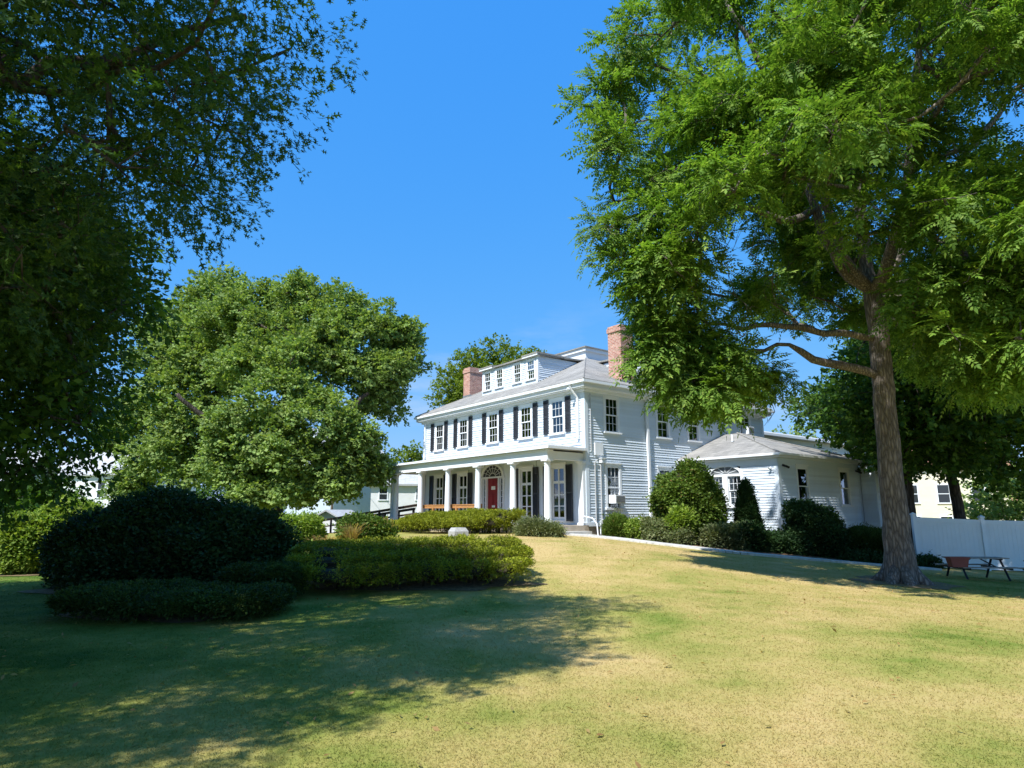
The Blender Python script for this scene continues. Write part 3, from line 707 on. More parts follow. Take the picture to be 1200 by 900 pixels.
# ------------------------------------------------------------------ single-storey side wing
wing = thing('side_wing', 'single-storey white clapboard wing with hipped grey roof and arched double window', 'house wing', (HO[0], HO[1], 0), A)
WX0, WX1, WY = 6.4, 13.75, -5.15
WF = Fr((WX0, 0, 0), (0, -1, 0), (-1, 0, 0)); WS = Fr((0, WY, 0), (1, 0, 0), (0, -1, 0)); WB = Fr((WX1, 0, 0), (0, -1, 0), (1, 0, 0))
m = MB(); clap(m, WF, .0, 5.0, .72, 3.62, [(1.72, 3.34, 1.9, 3.68)], .115); WF.box(m, 0, 5.15, -.02, .03, 3.62, 3.9); WF.box(m, 5.0, 5.185, -.1, .04, .7, 3.62); m.build('wall', M['white'], wing)
swin = [8.32, 12.15]
m = MB(); clap(m, WS, WX0 + .16, WX1 - .16, .72, 3.62, [(c - .4, c + .4, 1.9, 3.56) for c in swin], .115); WS.box(m, WX0, WX1, -.02, .03, 3.62, 3.9)
WS.box(m, WX0 - .035, WX0 + .16, -.1, .042, .7, 3.62); WS.box(m, WX1 - .16, WX1 + .03, -.1, .042, .7, 3.62); m.build('wall', M['white'], wing)
m = MB(); clap(m, WB, 0, 5.15, .72, 3.9); m.build('wall', M['white'], wing)
m = MB(); m.box(WX0 + .03, WX1 - .03, WY + .03, -.06, -1.2, .72); m.build('foundation', M['concrete'], wing)
for c in swin: window(wing, WS, c, 1.92, 3.52, .80, 1, 1, .12, blind=0., cap=True, glassm='glasssky')
# arched pair
m = MB(); ac = 2.53
WF.box(m, ac - .95, ac - .81, -.12, .05, 1.85, 3.2); WF.box(m, ac + .81, ac + .95, -.12, .05, 1.85, 3.2); WF.box(m, ac - .14, ac + .14, -.12, .05, 1.92, 3.2)
WF.box(m, ac - .95, ac + .95, -.12, .055, 3.2, 3.3); WF.box(m, ac - 1.02, ac + 1.02, -.14, .13, 1.78, 1.85); WF.box(m, ac - .81, ac + .81, -.12, .045, 1.85, 1.92)
arcw = lambda r, k, o: WF.p(ac - r * .82 * math.cos(math.pi * k / N), o, 3.3 + r * .36 * math.sin(math.pi * k / N))
for k in range(N):
    m.quad([arcw(.95, k, .06), arcw(.95, k + 1, .06), arcw(1.15, k + 1, .06), arcw(1.15, k, .06)]); m.quad([arcw(1.15, k, 0), arcw(1.15, k, .06), arcw(1.15, k + 1, .06), arcw(1.15, k + 1, 0)]); m.quad([arcw(.95, k, -.08), arcw(.95, k, .06), arcw(.95, k + 1, .06), arcw(.95, k + 1, -.08)])
for (u0, u1) in ((ac - .81, ac - .14), (ac + .14, ac + .81)):
    m.quad([WF.p(u0, -.5, 1.9), WF.p(u1, -.5, 1.9), WF.p(u1, -.5, 3.2), WF.p(u0, -.5, 3.2)], 1)
aw = m.build('window', [M['trim'], M['room']], wing); aw['label'] = 'double window with a half-round fan above'
m = MB(); g = MB()
for (u0, u1) in ((ac - .81, ac - .14), (ac + .14, ac + .81)):
    g = MB()
    for (b0, b1, off) in ((2.54, 3.2, -.03), (1.92, 2.58, -.07)):
        WF.box(m, u0, u0 + .045, off - .035, off, b0, b1); WF.box(m, u1 - .045, u1, off - .035, off, b0, b1)
        WF.box(m, u0 + .045, u1 - .045, off - .035, off, b0, b0 + .045); WF.box(m, u0 + .045, u1 - .045, off - .035, off, b1 - .045, b1)
        for k in (1, 2): x = u0 + .045 + (u1 - u0 - .09) * k / 3; WF.box(m, x - .01, x + .01, off - .03, off - .005, b0 + .045, b1 - .045)
        WF.box(m, u0 + .045, u1 - .045, off - .029, off - .006, (b0 + b1) / 2 - .01, (b0 + b1) / 2 + .01)
        WF.box(g, u0 + .04, u1 - .04, off - .022, off - .016, b0 + .04, b1 - .04)
    g.build('pane', M['glass'], aw)
m.build('sash', M['trim'], aw)
m = MB()
for k in range(N): m.quad([arcw(0, k, -.02), arcw(.95, k, -.02), arcw(.95, k + 1, -.02)])
m.build('fanlight', M['grille'], aw)
m = MB()
for k in (4, 8, 12, 16, 20): m.tube([arcw(.2, k, -.01), arcw(.95, k, -.01)], .012, 5)
m.build('fanlight_tracery', M['trim'], aw)
# wing roof
we = .27
m = MB(); z = 4.1; e = [(WX0 - we, -.03), (WX0 - we, WY - we), (WX1 + we, WY - we), (WX1 + we, -.03)]
ap = (10.07, -.9, 5.62); ap2 = (10.07, -.03, 5.62)
E3 = [(*q, z) for q in e]
m.quad([E3[0], E3[1], ap, ap2]); m.quad([E3[1], E3[2], ap]); m.quad([E3[2], E3[3], ap2, ap])
for a, b in ((0, 1), (1, 2), (2, 3)): m.quad([(*e[a], z - .06), (*e[b], z - .06), E3[b], E3[a]])
m.quad([(*q, z - .06) for q in e])
for k in (1, 2): m.tube([np.array(E3[k]) + [0, 0, .01], np.array(ap) + [0, 0, .01]], .05, 6)
m.build('roof', M['roof'], wing)
m = MB(); m.box(WX0 - we + .05, WX1 + we - .05, WY - we + .05, -.04, 3.9, 4.035); m.build('cornice', M['trim'], wing)
m = MB(); m.box(WX0 - we - .1, WX0 - we - .005, WY - we - .1, -.1, 3.99, 4.09); m.box(WX0 - we, WX1 + we, WY - we - .1, WY - we - .005, 3.99, 4.09); m.build('gutter', M['trim'], wing)
m = MB(); p0 = np.array([8.4, -1.7, 5.0]); m.tube([p0, p0 + [0, 0, .35]], .05, 8); m.build('vent_pipe', M['trim'], wing)
for t_, o in ((6.75, .1), (13.4, .12)):
    m = MB(); m.tube([WS.p(t_, .03, 3.6), WS.p(t_, .14, 3.55)], .05, 8); m.tube([WS.p(t_ + .1, .1, 3.56), WS.p(t_ + .2, .22, 3.48)], .05, 8); m.build('floodlight', M['darkmetal'], wing)
m = MB(); m.tube([WF.p(4.85, .05, 3.5), WF.p(4.85, .12, 3.42), WF.p(4.8, .2, 3.5)], .04, 8); m.build('floodlight', M['trim'], wing)
# entrance bay set out from the wing's back corner
m = MB(); bf = Fr((WX1 + .03, 0, 0), (0, -1, 0), (-1, 0, 0)); bs = Fr((0, WY - .75, 0), (1, 0, 0), (0, -1, 0))
clap(m, bf, 5.22, 5.9, .3, 3.85); bf.box(m, 5.86, 5.92, -.1, .03, .3, 3.9); clap(m, bs, WX1 + .06, WX1 + 1.5, .3, 3.9); bs.box(m, WX1 + .03, WX1 + 1.5, -.02, .03, 3.85, 3.95)
m.box(WX1 + .1, WX1 + 1.5, WY - .7, -.1, .1, 3.8); m.build('entrance_bay', M['white'], wing)
m = MB(); m.box(WX1 - .1, WX1 + 1.8, WY - .95, -.1, 3.96, 4.03); m.build('entrance_roof', M['roof'], wing)
m = MB(); m.box(WX1 + 1.5, WX1 + 1.66, WY - 1.05, WY - .9, -.4, 2.6); m.box(WX1 + .3, WX1 + 1.7, WY - 1.75, WY - .76, -.6, .2); m.build('entrance_steps', M['concrete'], wing)
m = MB()
for k in range(5): m.tube([(WX1 + .1 + k * .3, WY - 1.6, .1), (WX1 + .1 + k * .3, WY - 1.6, 1.1 - k * .12)], .014, 6)
m.tube([(WX1 + .05, WY - 1.6, 1.12), (WX1 + 1.4, WY - 1.6, .58)], .018, 6); m.build('step_railing', M['darkmetal'], wing)

# ------------------------------------------------------------------ long rear wing
rear = thing('rear_wing', 'long white two-storey rear building with small upper windows, seen above the side wing roof', 'house wing', (*H(14.2, 1.6, 0)[:2], 0), A)
RF = Fr((0, 0, 0), (1, 0, 0), (0, -1, 0)); L_ = 19.
rw = [1.6, 2.6, 4.6, 5.6, 7.8, 9.5, 11.2]
m = MB(); clap(m, RF, 0, L_, -1.2, 5.95, [(c - .35, c + .35, 4.75, 5.75) for c in rw]); RF.box(m, 0, L_, -.02, .03, 5.95, 6.15)
RF.box(m, -.02, .16, -.1, .04, -1, 5.95); m.box(0, L_, .02, 7.9, -1.2, 6.1) if False else None
rl = Fr((0, 0, 0), (0, 1, 0), (-1, 0, 0)); clap(m, rl, 0, 8, -1.2, 6.1); rr = Fr((L_, 0, 0), (0, 1, 0), (1, 0, 0)); clap(m, rr, 0, 8, -1.2, 6.1)
m.build('wall', M['white'], rear)
for c in rw: window(rear, RF, c, 4.77, 5.72, .66, 2, 1, .08, cap=False, joined=True)
m = MB(); hip(m, -.4, L_ + .4, -.45, 8.4, 6.32, .24, 4.0, .18); m.build('roof', M['roof2'], rear)
m = MB(); m.box(-.5, L_ + .5, -.58, -.46, 6.16, 6.3); m.build('gutter', M['trim'], rear)

# ------------------------------------------------------------------ wheelchair ramp
ramp_o = thing('wheelchair_ramp', 'dark wooden ramp with rails sloping down from the left end of the porch', 'ramp', (*H(-1.6, 14, 0)[:2], 0), A)
def rl_(t, s, z): return np.array([t + 1.6, s - 14, z])
m = MB(); s0, s1 = 14.0, 26.0
zd = lambda s: 1.0 - (s - 12) * .071
m.quad([rl_(-1.75, s0, zd(s0)), rl_(-1.75, s1, zd(s1)), rl_(-.4, s1, zd(s1)), rl_(-.4, s0, zd(s0))][::-1])
m.obox(rl_(-1.78, s0, zd(s0) - .25), rl_(-1.78, s1, zd(s1) - .25) - rl_(-1.78, s0, zd(s0) - .25), np.array([.05, 0, 0]), np.array([0, 0, .27]))
m.obox(rl_(-.42, s0, zd(s0) - .25), rl_(-.42, s1, zd(s1) - .25) - rl_(-.42, s0, zd(s0) - .25), np.array([.05, 0, 0]), np.array([0, 0, .27]))
m.build('deck', M['oldwood'], ramp_o)
for t in (-1.72, -.4):
    m = MB(); a = 11.2 if t < -1 else 14.2
    for h, w in ((.87, .06), (.45, .05)):
        m.obox(rl_(t - w / 2, a, zd(a) + h), rl_(t, s1, zd(s1) + h) - rl_(t, a, zd(a) + h), np.array([w, 0, 0]), np.array([0, 0, .1]))
    m.obox(rl_(t - .08, a, zd(a) + .971), rl_(t, s1, zd(s1) + .971) - rl_(t, a, zd(a) + .971), np.array([.16, 0, 0]), np.array([0, 0, .04]))
    m.build('rail', M['oldwood'], ramp_o)
    for s in np.arange(14.3, 26.1, 1.85):
        m = MB(); m.obox(rl_(t - .055, s, -.5), np.array([.11, 0, 0]), np.array([0, .11, 0]), np.array([0, 0, zd(s) + .969 + .5])); m.build('post', M['oldwood'], ramp_o)

# ------------------------------------------------------------------ neighbouring houses
def neighbour(name, label, c, size, zb, ze, rz, wallm, roofm, slope, windows, kind='hip', group='houses beyond the garden'):
    th = thing(name, label, 'house', (c[0], c[1], zb), rz, group)
    lx, ly = size; h = ze - zb
    m = MB(); m.box(-lx / 2, lx / 2, -ly / 2, ly / 2, -1.0, h)
    if kind == 'gable':
        rh = slope * ly / 2
        for x in (-lx / 2, lx / 2): m.quad([(x, -ly / 2, h), (x, ly / 2, h), (x, 0, h + rh)])
    m.build('wall', M[wallm], th)
    m = MB(); ov = .4
    if kind == 'hip': hip(m, -lx / 2 - ov, lx / 2 + ov, -ly / 2 - ov, ly / 2 + ov, h + .15, slope, min(lx, ly) / 2 + ov - .05, .2)
    else:
        for s in (-1, 1):
            p = [(-lx / 2 - ov, s * (ly / 2 + ov), h - ov * slope), (lx / 2 + ov, s * (ly / 2 + ov), h - ov * slope), (lx / 2 + ov, 0, h + rh + .02), (-lx / 2 - ov, 0, h + rh + .02)]
            p = [np.array(q) for q in p]; up = np.array([0, 0, .14])
            m.quad([q + up for q in p]); m.quad(p)
            for i in range(4): m.quad([p[i], p[(i + 1) % 4], p[(i + 1) % 4] + up, p[i] + up])
    m.build('roof', M[roofm], th)
    fs = {'f': Fr((0, -ly / 2, 0), (1, 0, 0), (0, -1, 0)), 'l': Fr((-lx / 2, 0, 0), (0, 1, 0), (-1, 0, 0)), 'r': Fr((lx / 2, 0, 0), (0, 1, 0), (1, 0, 0))}
    for (side, a, z, w, hh) in windows:
        fr = fs[side]; m = MB()
        fr.box(m, a - w / 2 - .1, a - w / 2, .0, .06, z, z + hh); fr.box(m, a + w / 2, a + w / 2 + .1, .0, .06, z, z + hh)
        fr.box(m, a - w / 2 - .1, a + w / 2 + .1, .0, .065, z + hh, z + hh + .12); fr.box(m, a - w / 2 - .15, a + w / 2 + .15, 0, .1, z - .1, z)
        fr.box(m, a - w / 2, a + w / 2, .0, .05, z + hh / 2 - .03, z + hh / 2 + .03)
        wi = m.build('window', M['trim'], th)
        m = MB(); fr.box(m, a - w / 2, a + w / 2, .0, .02, z, z + hh); m.build('pane', M['winfar'], wi)
    return th
m_, n_, l_, p_ = mat('far_window_glass'); p_.inputs['Base Color'].default_value = (.03, .035, .04, 1); p_.inputs['Roughness'].default_value = .05; M['winfar'] = m_
neighbour('neighbour_house', 'white two-storey house with pale hipped roof seen between the porch columns', (-10.4, 75), (11, 9), -1.5, 4.4, R(10), 'lap', 'roof2', .42,
          [('f', -4.2, 4.4, .8, 1.2), ('f', -.3, 4.4, .8, 1.2), ('f', -4.2, 1.6, .8, 1.2), ('f', -.3, 1.6, .8, 1.2), ('f', 3.2, 4.4, .8, 1.2)])
neighbour('neighbour_house', 'tall pale blue gabled house behind the wheelchair ramp', (-24.5, 92), (9, 12), -2.2, 8.0, R(48), 'bluelap', 'roof2', .8,
          [('r', -3.5, 6.4, .9, 1.5), ('r', 0, 6.4, .9, 1.5), ('r', 3.6, 6.4, .9, 1.5), ('r', -3.5, 2.8, .9, 1.5), ('r', 0, 2.8, .9, 1.5), ('r', 3.6, 2.8, .9, 1.5), ('f', -2, 6.4, .9, 1.5), ('f', 2, 2.8, .9, 1.5)], 'gable')
neighbour('garage', 'small white gabled garage at the foot of the ramp', (-15.8, 60), (4.6, 3.6), -2.2, .75, R(80), 'lap', 'roof2', .5, [('l', 0, .8, .9, 1.1)], 'gable')
neighbour('neighbour_house', 'white house glimpsed above the big dark shrub at the left', (-44.5, 74), (12, 10), -1.5, 5.6, R(-20), 'lap', 'roof2', .6,
          [('f', -3, 4.6, 1, 1.6), ('f', 3.6, 4.6, 1, 1.6), ('f', 0, 2, 1, 1.6)], 'gable')
neighbour('neighbour_house', 'pale blue house at the far left edge behind the bright shrub', (-36, 42), (9, 8), -.6, 3.2, R(20), 'bluelap', 'roof2', .6, [('f', 2, 1.2, 1, 1.5), ('r', 0, 1.2, 1, 1.5)], 'gable')
neighbour('neighbour_house', 'cream two-storey house with brown roof beyond the white fence', (37.5, 62), (13, 10), -2.2, 5.6, R(-18), 'cream', 'roofred', .5,
          [('f', x, z, .85, 1.5) for x in (-5.2, -3.0, -.8, 1.6, 4.2) for z in (4.6, 1.9)], 'gable')
t = neighbour('neighbour_house', 'low cream house extension with red-brown porch roof beyond the fence', (47.5, 61), (7.5, 9), -2.2, 2.0, R(-18), 'cream', 'roofred', .3,
          [('f', -1.2, 1.6, .9, 1.6), ('f', 2, 1.6, .9, 1.6)])

# ------------------------------------------------------------------ fence
fence = thing('white_vinyl_fence', 'tall white vinyl privacy fence behind the picnic tables', 'fence', (15.25, 25.0, -.48))
P0 = np.array([15.25, 25.0]); P1 = np.array([34.0, 22.4]); nseg = 8
for k in range(nseg + 1):
    q = P0 + (P1 - P0) * k / nseg - np.array([15.25, 25.0]); zg = G(*(q + [15.25, 25.0])) + .48
    m = MB(); m.box(q[0] - .065, q[0] + .065, q[1] - .065, q[1] + .065, zg - .3, zg + 1.92); m.box(q[0] - .085, q[0] + .085, q[1] - .085, q[1] + .085, zg + 1.92, zg + 1.96)
    i0 = len(m.v); m.v += [(q[0] + a * .08, q[1] + b * .08, zg + 1.96) for a, b in ((-1, -1), (1, -1), (1, 1), (-1, 1))] + [(q[0], q[1], zg + 2.02)]
    for j in range(4): m.f.append((i0 + j, i0 + (j + 1) % 4, i0 + 4)); m.m.append(0)
    m.build('post', M['vinyl'], fence)
    if k < nseg:
        q2 = P0 + (P1 - P0) * (k + 1) / nseg - np.array([15.25, 25.0]); z2 = G(*(q2 + [15.25, 25.0])) + .48
        d = np.array([q2[0] - q[0], q2[1] - q[1], z2 - zg]); dl = np.linalg.norm(d[:2]); u = d / dl; nn = np.array([-u[1], u[0], 0])
        o = np.array([q[0], q[1], zg]) + u * .066; L = dl - .132
        m = MB()
        for (z0, z1, w) in ((.04, .2, .045), (1.68, 1.84, .045)): m.obox(o - nn * w / 2 + [0, 0, z0], u * L, nn * w, np.array([0, 0, z1 - z0]))
        nb = 15; bw = L / nb
        for j in range(nb): m.obox(o + u * (j * bw + .003) - nn * .011 + [0, 0, .201], u * (bw - .006), nn * .022, np.array([0, 0, 1.478]))
        m.obox(o - nn * .005 + [0, 0, .2005], u * L, nn * .010, np.array([0, 0, 1.479]))
        m.build('panel', M['vinyl'], fence)

# ------------------------------------------------------------------ picnic tables
def picnic(label, loc, rz):
    th = thing('picnic_table', label, 'picnic table', loc, rz, 'picnic tables by the fence')
    L = 1.85
    m = MB()
    for k in range(5): m.box(-L / 2, L / 2, -.36 + k * .146, -.36 + k * .146 + .138, .70, .735)
    m.build('table_top', M['greywood'], th)
    for s in (-1, 1):
        m = MB()
        for k in range(2): m.box(-L / 2, L / 2, s * .7 - .14 + k * .145, s * .7 - .14 + k * .145 + .136, .42, .455)
        m.build('bench_seat', M['greywood'], th)
        for e in (-1, 1):
            x = e * .68; m = MB()
            m.tube([(x, s * .22, .70), (x, s * .62, .0)], .035, 8); m.build('leg', M['darkmetal'], th)
    for e in (-1, 1):
        x = e * .68; m = MB(); m.box(x - .025, x + .025, -.82, .82, .36, .418); m.box(x - .025, x + .025, -.34, .34, .655, .699)
        m.tube([(x, 0, .4), (e * .15, 0, .69)], .022, 6); m.build('brace', M['darkmetal'], th)
    return th
picnic('weathered wooden picnic table with the red planter at its end', (13.35, 19.2, G(13.35, 19.2)), R(-4)).scale = (.82, .82, .82)
picnic('second wooden picnic table, cut off by the right edge of the view', (15.35, 18.7, G(15.35, 18.7)), R(-6)).scale = (.82, .82, .82)
pl = thing('planter_box', 'brick-red plastic planter box standing on the bench of the left picnic table', 'planter', (12.48, 18.67, G(13.35, 19.2) + .455 * .82 + .001), R(-4))
m = MB()
def frust(mb, w0, d0, w1, d1, z0, z1, mi=0):
    a = [(-w0, -d0, z0), (w0, -d0, z0), (w0, d0, z0), (-w0, d0, z0)]; b = [(-w1, -d1, z1), (w1, -d1, z1), (w1, d1, z1), (-w1, d1, z1)]
    for i in range(4): mb.quad([a[i], a[(i + 1) % 4], b[(i + 1) % 4], b[i]], mi)
    mb.quad(a[::-1], mi)
frust(m, .20, .11, .25, .13, 0, .25); m.build('box', M['red'], pl)
m = MB()
for (x0, x1, y0, y1) in ((-.27, .27, -.15, -.12), (-.27, .27, .12, .15), (-.27, -.24, -.12, .12), (.24, .27, -.12, .12)): m.box(x0, x1, y0, y1, .235, .27)
m.build('rim', M['red'], pl)
m = MB(); m.quad([(-.24, -.12, .22), (.24, -.12, .22), (.24, .12, .22), (-.24, .12, .22)]); m.build('soil', M['soil'], pl)
# granite block
sb = at(537, 632, 20.0); zg = G(sb[0], sb[1])
blk = thing('granite_block', 'pale granite block standing on the lawn in front of the upper hedge', 'stone block', (sb[0], sb[1], zg), R(30))
m = MB(); w = .23
m.box(-w, w, -w, w, -.1, .47)
frust(m, w, w, w * .72, w * .72, .471, .58); m.quad([(-w * .72, -w * .72, .58), (w * .72, -w * .72, .58), (w * .72, w * .72, .58), (-w * .72, w * .72, .58)])
m.build('block', M['granite'], blk)
#FOLIAGE
# ------------------------------------------------------------------ foliage
def rotz(a):
    c, s = np.cos(a), np.sin(a); z = np.zeros_like(c); o = np.ones_like(c)
    return np.stack([np.stack([c, -s, z], -1), np.stack([s, c, z], -1), np.stack([z, z, o], -1)], -2)
def roty(a):
    c, s = np.cos(a), np.sin(a); z = np.zeros_like(c); o = np.ones_like(c)
    return np.stack([np.stack([c, z, s], -1), np.stack([z, o, z], -1), np.stack([-s, z, c], -1)], -2)
def rotx(a):
    c, s = np.cos(a), np.sin(a); z = np.zeros_like(c); o = np.ones_like(c)
    return np.stack([np.stack([o, z, z], -1), np.stack([z, c, -s], -1), np.stack([z, s, c], -1)], -2)
def diamond(b, d, side, L, w, fold=.15):
    """leaf quad: base, left, tip, right"""
    d = d / np.linalg.norm(d); side = side - d * np.dot(side, d); side /= (np.linalg.norm(side) + 1e-9); up = np.cross(d, side)
    return np.array([b, b + d * L * .45 + side * w / 2 + up * w * fold, b + d * L, b + d * L * .45 - side * w / 2 + up * w * fold])
def spray_walnut(r, nleaf=6, L=.52):
    Q = []
    for k in range(nleaf):
        az = r.uniform(-1.5, 1.5); el = r.uniform(-.35, .6)
        d0 = np.array([math.cos(az) * math.cos(el), math.sin(az) * math.cos(el), math.sin(el)])
        ll = L * r.uniform(.75, 1.15); droop = r.uniform(.2, .55); p0 = np.array([r.uniform(-.12, .12), r.uniform(-.05, .05), r.uniform(-.05, .05)])
        lat = np.cross(d0, [0, 0, 1]); lat /= np.linalg.norm(lat)
        n = 7
        for i in range(n):
            u = .28 + .72 * i / (n - 1)
            p = p0 + d0 * ll * u - np.array([0, 0, droop * ll * u * u])
            t = d0 - np.array([0, 0, 2 * droop * u]); t /= np.linalg.norm(t)
            for s in (-1, 1):
                dd = lat * s * .85 + t * .5 + np.array([0, 0, -.22]) + r.normal(0, .1, 3)
                Q.append(diamond(p, dd, t, .13 * r.uniform(.7, 1.15) * (1 - .25 * u), .046 * r.uniform(.8, 1.2)))
        Q.append(diamond(p, t, lat, .15, .055))
    return np.array(Q)
def spray_oak(r, n=13, L=.42, sz=.125):
    Q = []
    for k in range(n):
        u = r.uniform(.1, 1); p = np.array([L * u, r.normal(0, .05), r.normal(0, .04) - .1 * u * u])
        az = r.uniform(-1.7, 1.7); el = r.uniform(-.8, .4)
        d = np.array([math.cos(az) * math.cos(el), math.sin(az) * math.cos(el), math.sin(el)]); side = np.cross(d, r.normal(0, .35, 3) + [0, 0, 1])
        side /= np.linalg.norm(side); s = sz * r.uniform(.7, 1.2)
        Q.append(diamond(p, d, side, s, s * .26))
        for (f, w) in ((.3, .7), (.62, .62)):
            c = p + d * s * f
            for sg in (-1, 1): Q.append(diamond(c, side * sg + d * .45, d, s * w * .62, s * .16))
    return np.array(Q)
def spray_simple(r, n=10, L=.4, sz=.13, asp=.8, cone=1.6, droop=.3, thick=.08):
    Q = []
    for k in range(n):
        u = r.uniform(0, 1); p = np.array([L * u, r.normal(0, thick + .12 * L * u), r.normal(0, thick)])
        az = r.uniform(-cone, cone); el = r.uniform(-.7, .6) - droop * .5
        d = np.array([math.cos(az) * math.cos(el), math.sin(az) * math.cos(el), math.sin(el)])
        side = np.cross(d, r.normal(0, .5, 3) + [0, 0, 1]); s = sz * r.uniform(.65, 1.25)
        Q.append(diamond(p, d, side, s, s * asp))
    return np.array(Q)
def instance(temps, pos, az, el, scale, r):
    out = []; k = r.integers(0, len(temps), len(pos)); roll = r.uniform(-.5, .5, len(pos))
    Rm = rotz(az) @ roty(-el) @ rotx(roll)
    for i, T in enumerate(temps):
        s = np.where(k == i)[0]
        if len(s) == 0: continue
        V = np.einsum('nij,mqj->nmqi', Rm[s], T) * scale[s][:, None, None, None] + pos[s][:, None, None, :]
        out.append(V.reshape(-1, 4, 3))
    return np.concatenate(out)
class Skel:
    def __init__(s): s.p = []; s.par = []; s.r = []; s.n = []
    def add(s, p, par, r=0.): s.p.append(np.asarray(p, float)); s.par.append(par); s.r.append(r); s.n.append(0); return len(s.p) - 1
    def line(s, pts, rad, par=-1, step=.45, wob=.03, r=None):
        pts = np.asarray(pts, float); d = np.r_[0, np.cumsum(np.linalg.norm(np.diff(pts, axis=0), axis=1))]
        n = max(2, int(d[-1] / step) + 1); t = np.linspace(0, d[-1], n)
        P = np.stack([np.interp(t, d, pts[:, k]) for k in range(3)], -1); Rd = np.interp(t, d, rad)
        for _ in range(3): P[1:-1] = (P[:-2] + 2 * P[1:-1] + P[2:]) / 4
        if r is not None and wob: P[1:-1] += r.normal(0, wob, P[1:-1].shape)
        ids = []
        for i in range(n):
            if i == 0 and par >= 0: ids.append(par); continue
            par = s.add(P[i], par, Rd[i]); ids.append(par)
        return ids
    def near(s, q, lim=None, up=.0):
        A_ = np.array(s.p[:lim]); d = np.linalg.norm(A_ - q, axis=1) + up * np.maximum(0, A_[:, 2] - q[2])
        return int(np.argmin(d))
    def reach(s, q, r, first=0, up=.35):
        A_ = np.array(s.p[first:]); d = np.linalg.norm(A_ - q, axis=1) + up * np.maximum(0, A_[:, 2] - q[2])
        j = first + int(np.argmin(d)); a = s.p[j]
        L = np.linalg.norm(q - a)
        if L < .35: return j
        dirp = a - s.p[s.par[j]] if s.par[j] >= 0 else np.array([0, 0, 1.])
        dirp = dirp / (np.linalg.norm(dirp) + 1e-9)
        c = a + dirp * L * .3 + np.array([0, 0, .08 * L]); n = max(2, int(L / .5) + 1); par = j
        for i in range(1, n + 1):
            t = i / n; P = (1 - t) ** 2 * a + 2 * t * (1 - t) * c + t * t * q
            if i < n: P = P + r.normal(0, .05, 3)
            par = s.add(P, par)
        return par
    def mesh(s, mb, k=.016, e=.48, rmin=.008, first=0):
        N_ = len(s.p)
        for i in range(N_ - 1, -1, -1):
            if s.par[i] >= 0: s.n[s.par[i]] += s.n[i]
        rad = [s.r[i] if s.r[i] > 0 else max(rmin, k * max(1, s.n[i]) ** e) for i in range(N_)]
        ch = [[] for _ in range(N_)]
        for i in range(N_):
            if s.par[i] >= 0: ch[s.par[i]].append(i)
        for i in range(N_):
            for c in ch[i]: rad[c] = min(rad[c], rad[i] * .97) if s.r[c] == 0 else rad[c]
        main = [max(c, key=lambda q: rad[q]) if c else -1 for c in ch]
        starts = [(i, -1) for i in range(N_) if s.par[i] < 0] + [(c, i) for i in range(N_) for c in ch[i] if c != main[i]]
        for (i, par) in starts:
            pts = []; rr = []
            if par >= 0: pts.append(s.p[par]); rr.append(min(rad[i] * 1.15, rad[par]))
            while i >= 0: pts.append(s.p[i]); rr.append(rad[i]); i = main[i]
            if len(pts) < 2: continue
            m = max(rr); mb.tube(pts, rr, 18 if m > .2 else 9 if m > .07 else 5)
        return rad
def clumps_in(r, centers, radii, n, rad, poly=None, holes=(), ground=None, mind=.55, allowed=None, shellp=.45):
    """centres of leaf clumps spread through ellipsoids (denser towards the outside)"""
    out = []
    tries = 0
    C_ = [np.array(c, float) for c in centers]; Rr = [np.array(q, float) for q in radii]; vol = np.array([np.prod(q) for q in Rr]); vol = vol / vol.sum()
    P = np.zeros((0, 3))
    while len(P) < n and tries < 60:
        tries += 1
        k = r.choice(len(C_), 400, p=vol); v = r.normal(0, 1, (400, 3)); v /= np.linalg.norm(v, axis=1)[:, None]
        u = r.uniform(.12, 1, 400) ** shellp
        q = np.array(C_)[k] + v * u[:, None] * np.array(Rr)[k]
        ok = q[:, 2] > gz(q[:, 0], q[:, 1]) + 1.6
        x, y, vis = pix(q); dist = np.linalg.norm(q - [0, 0, EYE], axis=1); pr = .8 * rad * F / np.maximum(dist, .5)
        infr = vis & (x > -pr) & (x < 1200 + pr) & (y > -pr) & (y < 900 + pr)
        if poly is not None:
            good = np.ones(len(q), bool)
            for a in np.linspace(0, 2 * np.pi, 8, endpoint=False): good &= inpoly(x + pr * np.cos(a), y + pr * np.sin(a), poly)
            for h in holes:
                hit = inpoly(x, y, h)
                for a in np.linspace(0, 2 * np.pi, 8, endpoint=False): hit |= inpoly(x + .75 * pr * np.cos(a), y + .75 * pr * np.sin(a), h)
                good &= ~hit
            ok &= np.where(infr, good, True)
        ok &= ~(dist < 3.2)
        if allowed is not None: ok &= allowed(q)
        for p_ in q[ok]:
            if len(P) == 0 or np.min(np.linalg.norm(P - p_, axis=1)) > mind: P = np.vstack([P, p_])
            if len(P) >= n: break
    return P
